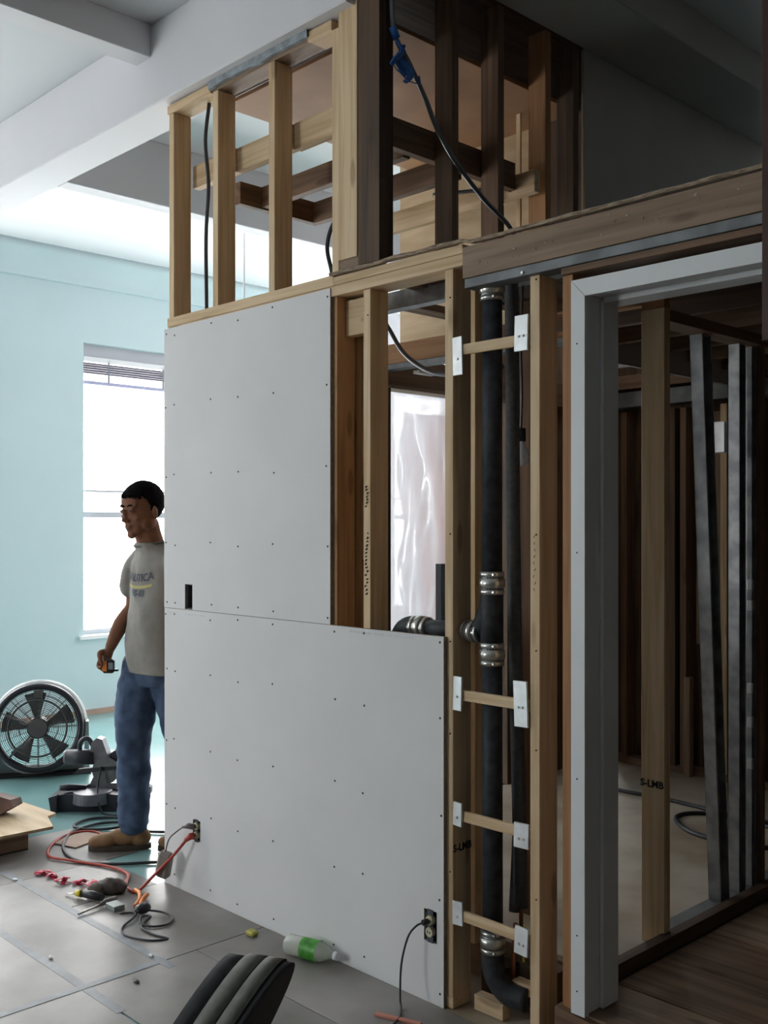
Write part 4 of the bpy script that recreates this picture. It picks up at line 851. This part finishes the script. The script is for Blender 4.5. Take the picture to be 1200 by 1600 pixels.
P('side_knob', [(0.27, 0.07), (0.33, 0.075), (0.33, 0.11), (0.30, 0.125), (0.27, 0.11)], 0.0, 0.05, M_sawd)
P('extension_rail', [(0.19, 0.075), (0.28, 0.085), (0.28, 0.10), (0.19, 0.095)], 0.0, 0.03, M_sawd)

# ------------------------------------------------------------------ the worker
MAN = Vector((-4.470, 2.599, 0.005))
man = thing('person', 'dark-haired worker in grey T-shirt, jeans and tan boots standing past the wall end', 'person', MAN, RZ)
def remesh(objs, name, voxel, m, smooth_it, parent):
    me = bpy.data.meshes.new(name); bm = bmesh.new()
    for b in objs: bm.from_mesh(b); bpy.data.meshes.remove(b)
    bm.to_mesh(me); bm.free()
    o = bpy.data.objects.new(name, me); COL.objects.link(o)
    r = o.modifiers.new('r', 'REMESH'); r.mode = 'VOXEL'; r.voxel_size = voxel; r.use_smooth_shade = True
    s = o.modifiers.new('s', 'SMOOTH'); s.factor = 0.5; s.iterations = smooth_it
    dg = bpy.context.evaluated_depsgraph_get(); dg.update()
    m2 = bpy.data.meshes.new_from_object(o.evaluated_get(dg)); bpy.data.objects.remove(o)
    for p in m2.polygons: p.use_smooth = True
    m2.materials.clear(); return link(name, m2, m, parent)
def part_mesh(fn):
    bm = bmesh.new(); fn(bm); bmesh.ops.recalc_face_normals(bm, faces=bm.faces[:]); me = bpy.data.meshes.new('p'); bm.to_mesh(me); bm.free(); return me
def limb(pts, rs, seg=16, n=4):
    P_ = catmull(pts, n); R = []
    rs2 = [r if isinstance(r, tuple) else (r, r) for r in rs]; k = len(rs2)-1
    for i in range(len(P_)):
        t = i/(len(P_)-1)*k; a = min(int(t), k-1); f = t-a; R.append((rs2[a][0]*(1-f)+rs2[a+1][0]*f, rs2[a][1]*(1-f)+rs2[a+1][1]*f))
    def fn(bm):
        sweep_bm(bm, P_, R, seg)
        bmesh.ops.create_icosphere(bm, subdivisions=2, radius=min(R[0])*0.98, matrix=Matrix.Translation(P_[0]))
        bmesh.ops.create_icosphere(bm, subdivisions=2, radius=min(R[-1])*0.98, matrix=Matrix.Translation(P_[-1]))
    return part_mesh(fn)
def ell(c, r, rot=None, sub=3):
    M = Matrix.Translation(Vector(c)) @ (rot or Matrix.Identity(4)) @ Matrix.Diagonal((*r, 1))
    return part_mesh(lambda bm: bmesh.ops.create_icosphere(bm, subdivisions=sub, radius=1, matrix=M))
SH = Vector((-0.66, 0.75, 0)).normalized(); FW = Vector((-0.75, -0.66, 0)).normalized()   # right-shoulder axis, facing
def torso(rings, fold=0.0, seg=48):
    """rings: (z, cx, cy, half width, half depth)"""
    def fn(bm):
        L_ = []
        for (z, cx, cy_, a, b) in rings:
            row = []
            for k in range(seg):
                t = 2*math.pi*k/seg; cs, sn = math.cos(t), math.sin(t)
                ra = (abs(cs)**2.4+abs(sn)**2.4)**(-1/2.4)
                p = Vector((cx, cy_, z))+SH*(a*cs*ra)+FW*(b*sn*ra)
                if fold:
                    q = noise.noise(Vector((p.x*9+p.z*3, p.y*9, p.z*5)))*fold+noise.noise(Vector((p.x*22+p.z*10, p.y*20, p.z*11)))*fold*.5
                    p += (SH*cs+FW*sn)*q
                row.append(bm.verts.new(p))
            L_.append(row)
        for a_, b_ in zip(L_, L_[1:]):
            for k in range(seg): bm.faces.new((a_[k], a_[(k+1) % seg], b_[(k+1) % seg], b_[k]))
        bm.faces.new(L_[0][::-1]); bm.faces.new(L_[-1])
    return part_mesh(fn)
def interp(rings, n=5):
    P_ = []
    R = [tuple(r) for r in rings]; R = [R[0]]+R+[R[-1]]
    for i in range(1, len(R)-2):
        for k in range(n):
            t = k/n; P_.append(tuple(0.5*((2*b)+(c-a)*t+(2*a-5*b+4*c-d)*t*t+(3*b-a-3*c+d)*t**3) for a, b, c, d in zip(R[i-1], R[i], R[i+1], R[i+2])))
    P_.append(R[-1]); return P_
skin = mat('skin', (0.22, 0.105, 0.068), 0.8, scale=20, var=0.12, spec=0.15)
hairm = mat('hair', (0.008, 0.007, 0.008), 0.95, scale=60, var=.4, bump=.4, spec=0.05)
cx, cyy = 0.140, 0.02
shR = Vector((cx-0.115, cyy+0.115, 1.415)); shL = Vector((cx+0.125, cyy-0.14, 1.415))
# head in its own frame: faces -Y, then turned
HC = Vector((0.070, -0.015, 1.643)); HROT = Matrix.Rotation(math.radians(-38), 4, 'Z') @ Matrix.Rotation(math.radians(8), 4, 'X')
HM = Matrix.Translation(HC) @ HROT @ Matrix.Diagonal((1.05, 1.05, 1.05, 1))
def he(c, r, rx=0, ry=0, rz=0, sub=3):
    M = HM @ Matrix.Translation(Vector(c)) @ Matrix.Rotation(rz, 4, 'Z') @ Matrix.Rotation(rx, 4, 'X') @ Matrix.Rotation(ry, 4, 'Y') @ Matrix.Diagonal((*r, 1))
    return part_mesh(lambda bm: bmesh.ops.create_icosphere(bm, subdivisions=sub, radius=1, matrix=M))
head = [he((0, 0.012, 0.035), (0.077, 0.096, 0.088)), he((0, -0.018, -0.02), (0.071, 0.074, 0.090)), he((0, -0.040, -0.068), (0.053, 0.048, 0.044)),
        he((0, -0.070, -0.102), (0.024, 0.020, 0.018)), he((0, -0.062, 0.045), (0.055, 0.026, 0.032)),
        he((0.032, -0.074, 0.030), (0.026, 0.012, 0.008)), he((-0.032, -0.074, 0.030), (0.026, 0.012, 0.008)),
        he((0, -0.093, -0.006), (0.0095, 0.013, 0.030), rx=0.35), he((0, -0.104, -0.030), (0.0135, 0.014, 0.011)), he((0.013, -0.094, -0.034), (0.008, 0.010, 0.007)), he((-0.013, -0.094, -0.034), (0.008, 0.010, 0.007)),
        he((0.038, -0.062, -0.022), (0.022, 0.022, 0.020)), he((-0.038, -0.062, -0.022), (0.022, 0.022, 0.020)),
        he((0, -0.086, -0.060), (0.024, 0.011, 0.007)), he((0, -0.084, -0.072), (0.021, 0.011, 0.007)),
        he((0.054, -0.012, -0.052), (0.022, 0.042, 0.038)), he((-0.054, -0.012, -0.052), (0.022, 0.042, 0.038)),
        he((0.033, -0.083, 0.008), (0.016, 0.007, 0.009)), he((-0.033, -0.083, 0.008), (0.016, 0.007, 0.009)),
        he((0.079, 0.012, -0.008), (0.008, 0.020, 0.033), rz=0.3), he((-0.079, 0.012, -0.008), (0.008, 0.020, 0.033), rz=-0.3)]
nb = [limb([(cx+0.01, cyy+0.005, 1.41), (cx-0.034, cyy-0.005, 1.49), (0.085, -0.005, 1.58)], [(0.055, 0.055), (0.066, 0.064), (0.066, 0.064)])]
# arms: right arm hangs forward-left, left arm hidden behind the wall end
elR = Vector((0.000, 0.115, 1.165)); wrR = Vector((-0.098, 0.045, 0.975)); haR = Vector((-0.118, 0.030, 0.905))
elL = shL+Vector((0.045, -0.01, -0.27)); wrL = elL+Vector((-0.02, -0.05, -0.25)); haL = wrL+Vector((0, -0.02, -0.07))
arms = [limb([shR+Vector((.02, -.02, 0)), (shR+elR)/2+Vector((-.005, .01, 0)), elR], [0.050, 0.047, 0.039]), limb([elR, (elR+wrR)/2+Vector((-.006, 0, .012)), wrR], [0.040, 0.040, 0.026]),
        limb([wrR, (wrR+haR)/2, haR], [(0.027, 0.022), (0.036, 0.022), (0.040, 0.020)]),
        limb([shL, (shL+elL)/2, elL], [0.052, 0.047, 0.038]), limb([elL, (elL+wrL)/2, wrL], [0.040, 0.038, 0.026]), limb([wrL, (wrL+haL)/2, haL], [(0.027, 0.022), (0.036, 0.022), (0.040, 0.020)])]
def fingers(ha, d, side, fwdv, curl):
    """d: hand direction, side: across the knuckles, fwdv: palm side; fingers curl to the palm side"""
    out = []
    for k, (off, L) in enumerate(((-0.030, 0.88), (-0.010, 1.0), (0.010, 0.95), (0.029, 0.78))):
        p0 = ha+side*off-d*0.010; p1 = p0+d*0.036*L; p2 = p1+(d*math.cos(curl)+fwdv*math.sin(curl))*0.030*L; p3 = p2+(d*math.cos(curl*1.9)+fwdv*math.sin(curl*1.9))*0.024*L
        out.append(limb([p0, p1, p2, p3], [0.0105, 0.0100, 0.0092, 0.0078], 10, 3))
    p0 = ha-d*0.045-side*0.028; p1 = p0-side*0.022+fwdv*0.015+d*0.012; p2 = p1+fwdv*0.024+d*0.024; p3 = p2+fwdv*0.012+d*0.020+side*0.010
    out.append(limb([p0, p1, p2, p3], [0.015, 0.0125, 0.0108, 0.0085], 10, 3)); return out
dR = (haR-wrR).normalized(); sideR = Vector((-0.75, -0.60, 0)); sideR = (sideR-dR*sideR.dot(dR)).normalized(); palmR = dR.cross(sideR).normalized()
if palmR.x < 0: palmR = -palmR
hands = fingers(haR, dR, -sideR, palmR, 1.15)+fingers(haL, (haL-wrL).normalized(), Vector((0.7, .7, 0)), Vector((-.7, .7, 0)), 0.4)
chest = [torso(interp([(0.98, cx, cyy, 0.13, 0.09), (1.2, cx, cyy, 0.13, 0.085), (1.38, cx, cyy, 0.13, 0.07), (1.43, cx, cyy, 0.10, 0.06)]))]
body = remesh(head+nb+arms+hands+chest, 'body', 0.0045, skin, 3, man)
# hair
def hairfn(bm):
    bmesh.ops.create_icosphere(bm, subdivisions=5, radius=1)
    for v in bm.verts:
        c = v.co.copy(); n_ = noise.noise(c*9)*0.03+noise.noise(c*25)*0.015
        v.co = Vector((c.x*0.086*(1+n_), c.y*0.106*(1+n_)+0.016, c.z*0.098*(1+n_)+0.040))
    # cut away the face and the area below the ears
    dele = []
    for v in bm.verts:
        x, y, z = v.co
        lim = 0.072+0.006*noise.noise(Vector((x*60, 0, 0))) if y < -0.045 else 0.020-max(0, y+0.02)*1.0
        if y >= -0.045 and y < -0.012: lim = 0.072-(y+0.045)*1.3
        if abs(x) > 0.060 and -0.012 <= y < 0.004: lim = -0.005
        if z < lim: dele.append(v)
    bmesh.ops.delete(bm, geom=dele, context='VERTS')
    bmesh.ops.transform(bm, matrix=HM, verts=bm.verts)
hm = part_mesh(hairfn); ho = link('hair', hm, hairm, man); sd = ho.modifiers.new('t', 'SOLIDIFY'); sd.thickness = 0.010; sd.offset = -1
for p in hm.polygons: p.use_smooth = True
bm = bmesh.new()       # short hair standing up along the hairline
for k in range(70):
    x = rr.uniform(-0.066, 0.066); q = (abs(x)/.066)**2
    sweep_bm(bm, [HM @ Vector((x, -0.066+0.026*q, 0.090-0.008*q)), HM @ Vector((x*1.02, -0.077+0.028*q, 0.086-0.010*q)), HM @ Vector((x*1.03+rr.uniform(-.005, .005), -0.082+0.030*q+rr.uniform(-.005, .003), 0.072-0.012*q+rr.uniform(-.006, .010)))], [0.007, 0.005, 0.0015], 5)
fr = bm_obj('fringe', bm, hairm, man)
for s in (-1, 1):
    e = he((s*0.031, -0.0885, 0.010), (0.012, 0.005, 0.0042), sub=2); link('eye', e, mat('eye_dark', (0.03, 0.02, 0.02), 0.3), man)
    bm = bmesh.new(); sweep_bm(bm, [HM @ Vector((s*0.012, -0.087, 0.030)), HM @ Vector((s*0.030, -0.0885, 0.036)), HM @ Vector((s*0.050, -0.078, 0.031))], [(0.002, 0.004), (0.002, 0.0045), (0.0015, 0.002)], 8); bm_obj('eyebrow', bm, hairm, man)
lipm = mat('lips', (0.17, 0.055, 0.045), 0.5)
link('lips', he((0, -0.0905, -0.066), (0.020, 0.0065, 0.0045), sub=2), lipm, man)
# shirt
shirt_m = mat('grey_jersey', (0.25, 0.235, 0.22), 0.9, scale=25, var=0.10, bump=0.1)
sh_r = interp([(0.862, cx+0.002, cyy, 0.195, 0.135), (0.90, cx, cyy, 0.188, 0.130), (1.02, cx-0.005, cyy, 0.180, 0.128), (1.16, cx+0.002, cyy, 0.174, 0.122), (1.30, cx+0.012, cyy, 0.168, 0.118), (1.38, cx+0.006, cyy, 0.172, 0.106), (1.435, cx-0.002, cyy, 0.145, 0.085), (1.475, cx-0.030, cyy, 0.090, 0.078), (1.490, cx-0.036, cyy-0.004, 0.080, 0.074)], 6)
sleR = elR+(shR-elR)*0.42; sleL = elL+(shL-elL)*0.42
sho = remesh([torso(sh_r, 0.010), limb([shR+Vector((.03, -.03, -0.005)), (shR+sleR)/2+Vector((-.018, .006, .012)), sleR+Vector((-.026, -.010, -.005))], [(0.066, 0.064), (0.060, 0.058), (0.058, 0.056)]), limb([shL, sleL], [(0.07, 0.066), (0.068, 0.062)], 16, 1)], 'shirt', 0.007, shirt_m, 3, man)
# collar rib and printed text
bm = bmesh.new(); pts = []
for k in range(25):
    t = 2*math.pi*k/24; pts.append(Vector((cx-0.036, cyy-0.004, 1.490))+SH*(0.078*math.cos(t))+FW*(0.073*math.sin(t))-Vector((0, 0, 0.020*max(0, math.sin(t)))))
sweep_bm(bm, pts, 0.006, 8, False); bm_obj('collar', bm, mat('collar_rib', (0.16, 0.15, 0.145), 0.9), man)
def wrap_print(name, s, size, z, m, bend=0.0, box_=None):
    # lay print on the chest surface (superellipse of the shirt) facing FW
    if box_:
        bm = bmesh.new(); w_, h_ = box_; NN = 24
        for i in range(NN+1):
            for j in (0, 1): bm.verts.new((-w_/2+w_*i/NN, (-h_/2, h_/2)[j], 0))
        bm.verts.ensure_lookup_table()
        for i in range(NN): bm.faces.new((bm.verts[2*i], bm.verts[2*i+2], bm.verts[2*i+3], bm.verts[2*i+1]))
        me = bpy.data.meshes.new(name); bm.to_mesh(me); bm.free(); o = link(name, me, m, man)
    else:
        o = text_mesh(name, s, size, m, man, Matrix.Identity(4), 0.0)
    return o
dgp = bpy.context.evaluated_depsgraph_get()
from mathutils.bvhtree import BVHTree
bvh = BVHTree.FromPolygons([v.co.copy() for v in sho.data.vertices], [tuple(p.vertices) for p in sho.data.polygons])
def project(o, u0, z0, bend=0.0, lift=0.0025):
    for v in o.data.vertices:
        u, h = v.co.x, v.co.y
        p = Vector((cx, cyy, z0+h+bend*u*u*4))-SH*(u+u0)+FW*0.4
        hit = bvh.ray_cast(p, -FW)
        v.co = (hit[0]+FW*lift) if hit[0] else p-FW*0.27
navy = mat('print_navy', (0.07, 0.075, 0.10), 0.8); yel = mat('print_yellow', (0.42, 0.37, 0.15), 0.8)
t1 = wrap_print('shirt_print', 'NAUTICA', 0.052, 1.32, navy); project(t1, 0.0, 1.318, 0.35)
t2 = wrap_print('shirt_stripe', '', 0, 0, yel, box_=(0.21, 0.014)); project(t2, 0.0, 1.276, 0.3)
t3 = wrap_print('shirt_print', 'NS-83', 0.042, 1.25, navy); project(t3, 0.01, 1.246, 0.2)
# jeans
jeans_m = mat('denim', (0.075, 0.12, 0.21), 0.85, scale=14, col2=(0.035, 0.06, 0.12), bump=0.3, detail=6)
def jfold(me, amt=0.008):
    for v in me.vertices:
        p = v.co; q = noise.noise(Vector((p.x*12, p.y*12, p.z*16+p.x*8)))*amt+noise.noise(Vector((p.x*25, p.y*25, p.z*30)))*amt*.5; v.co += Vector((p.x-0.03, p.y, 0)).normalized()*q
    return me
hipR = Vector((cx-0.070, cyy+0.055, 0.90)); hipL = Vector((cx+0.075, cyy-0.04, 0.90))
knR = Vector((0.020, 0.03, 0.505)); anR = Vector((0.020, 0.03, 0.125))
knL = Vector((0.27, 0.02, 0.50)); anL = Vector((0.36, 0.06, 0.125))
legR = limb([hipR, (hipR+knR)/2+Vector((-.015, 0, .0)), knR, (knR+anR)/2+Vector((.003, 0, 0.03)), anR], [(0.112, 0.112), (0.100, 0.104), (0.078, 0.082), (0.080, 0.082), (0.072, 0.074)], 24, 6)
legL = limb([hipL, (hipL+knL)/2, knL, (knL+anL)/2, anL], [(0.112, 0.112), (0.100, 0.104), (0.078, 0.082), (0.078, 0.08), (0.072, 0.074)], 24, 6)
pel = torso(interp([(0.80, cx, cyy, 0.13, 0.10), (0.86, cx, cyy, 0.165, 0.115), (0.95, cx, cyy, 0.168, 0.115), (1.03, cx, cyy, 0.155, 0.105)]))
jeans = remesh([legR, legL, pel], 'jeans', 0.008, jeans_m, 2, man); jfold(jeans.data, 0.010)
# boots
boot_m = mat('tan_suede', (0.27, 0.15, 0.075), 0.8, scale=18, var=.25); sole_m = mat('boot_sole', (0.06, 0.045, 0.035), 0.8)
def boot(an, d, nm='boot'):
    d = d.normalized(); sd_ = Vector((-d.y, d.x, 0)); M = Matrix(((d.x, sd_.x, 0, an.x), (d.y, sd_.y, 0, an.y), (0, 0, 1, 0), (0, 0, 0, 1)))
    parts = []
    def E(c, r): parts.append(part_mesh(lambda bm: bmesh.ops.create_icosphere(bm, subdivisions=3, radius=1, matrix=M @ Matrix.Translation(c) @ Matrix.Diagonal((*r, 1)))))
    E((-0.02, 0, 0.055), (0.055, 0.042, 0.048)); E((0.05, 0, 0.058), (0.085, 0.044, 0.045)); E((0.135, 0, 0.045), (0.070, 0.048, 0.036)); E((0.0, 0, 0.10), (0.052, 0.045, 0.07)); E((0.18, 0, 0.040), (0.045, 0.043, 0.030))
    up = remesh(parts, nm, 0.006, boot_m, 4, man)
    for v in up.data.vertices: v.co.z = max(v.co.z, 0.016)
    bm = bmesh.new(); ou = []
    for k in range(32):
        t = 2*math.pi*k/32; x = 0.075+0.150*math.cos(t); y = (0.046 if math.cos(t) > -.2 else 0.041)*math.sin(t); y *= (1 if math.cos(t) < .3 else 1.08); ou.append((x, y))
    a = [bm.verts.new(M @ Vector((x, y, 0.0))) for x, y in ou]; b = [bm.verts.new(M @ Vector((x*1.0, y*1.03, 0.024))) for x, y in ou]
    bm.faces.new(a[::-1]); bm.faces.new(b)
    for i in range(32): bm.faces.new((a[i], a[(i+1) % 32], b[(i+1) % 32], b[i]))
    s_ = bm_obj('sole', bm, sole_m, up); return up
boot(Vector((0.030, 0.03, 0)), Vector((-1.0, -0.12, 0))); boot(Vector((0.36, 0.06, 0)), Vector((-0.95, -0.3, 0)))
# tape measure held in the right hand
tm = thing('tape_measure', 'black and orange tape measure held in the right hand of the worker', 'tape measure', MAN + Matrix.Rotation(RZ, 3, 'Z') @ Vector((-0.092, -0.005, 0.892)), RZ)
b_ = box('case', -0.026, 0.028, -0.016, 0.016, -0.034, 0.034, M_black, None, bev=0.007); b_.parent = tm; b_.location = (0, 0, 0)
b_ = box('orange_side', -0.030, -0.008, -0.020, -0.014, -0.024, 0.026, M_orange, None, bev=0.002); b_.parent = tm; b_.location = (-0.016, -0.018, 0.002)
b_ = box('label_plate', -0.011, 0.011, -0.002, 0.002, -0.016, 0.016, mat('steel_label', (0.25, 0.30, 0.32), 0.4), None, bev=0); b_.parent = tm; b_.location = (0.014, -0.0175, 0.002)
b_ = box('tape_hook', -0.010, 0.012, -0.008, 0.008, -0.005, 0.005, M_black, None); b_.parent = tm; b_.location = (0.036, 0, -0.020)
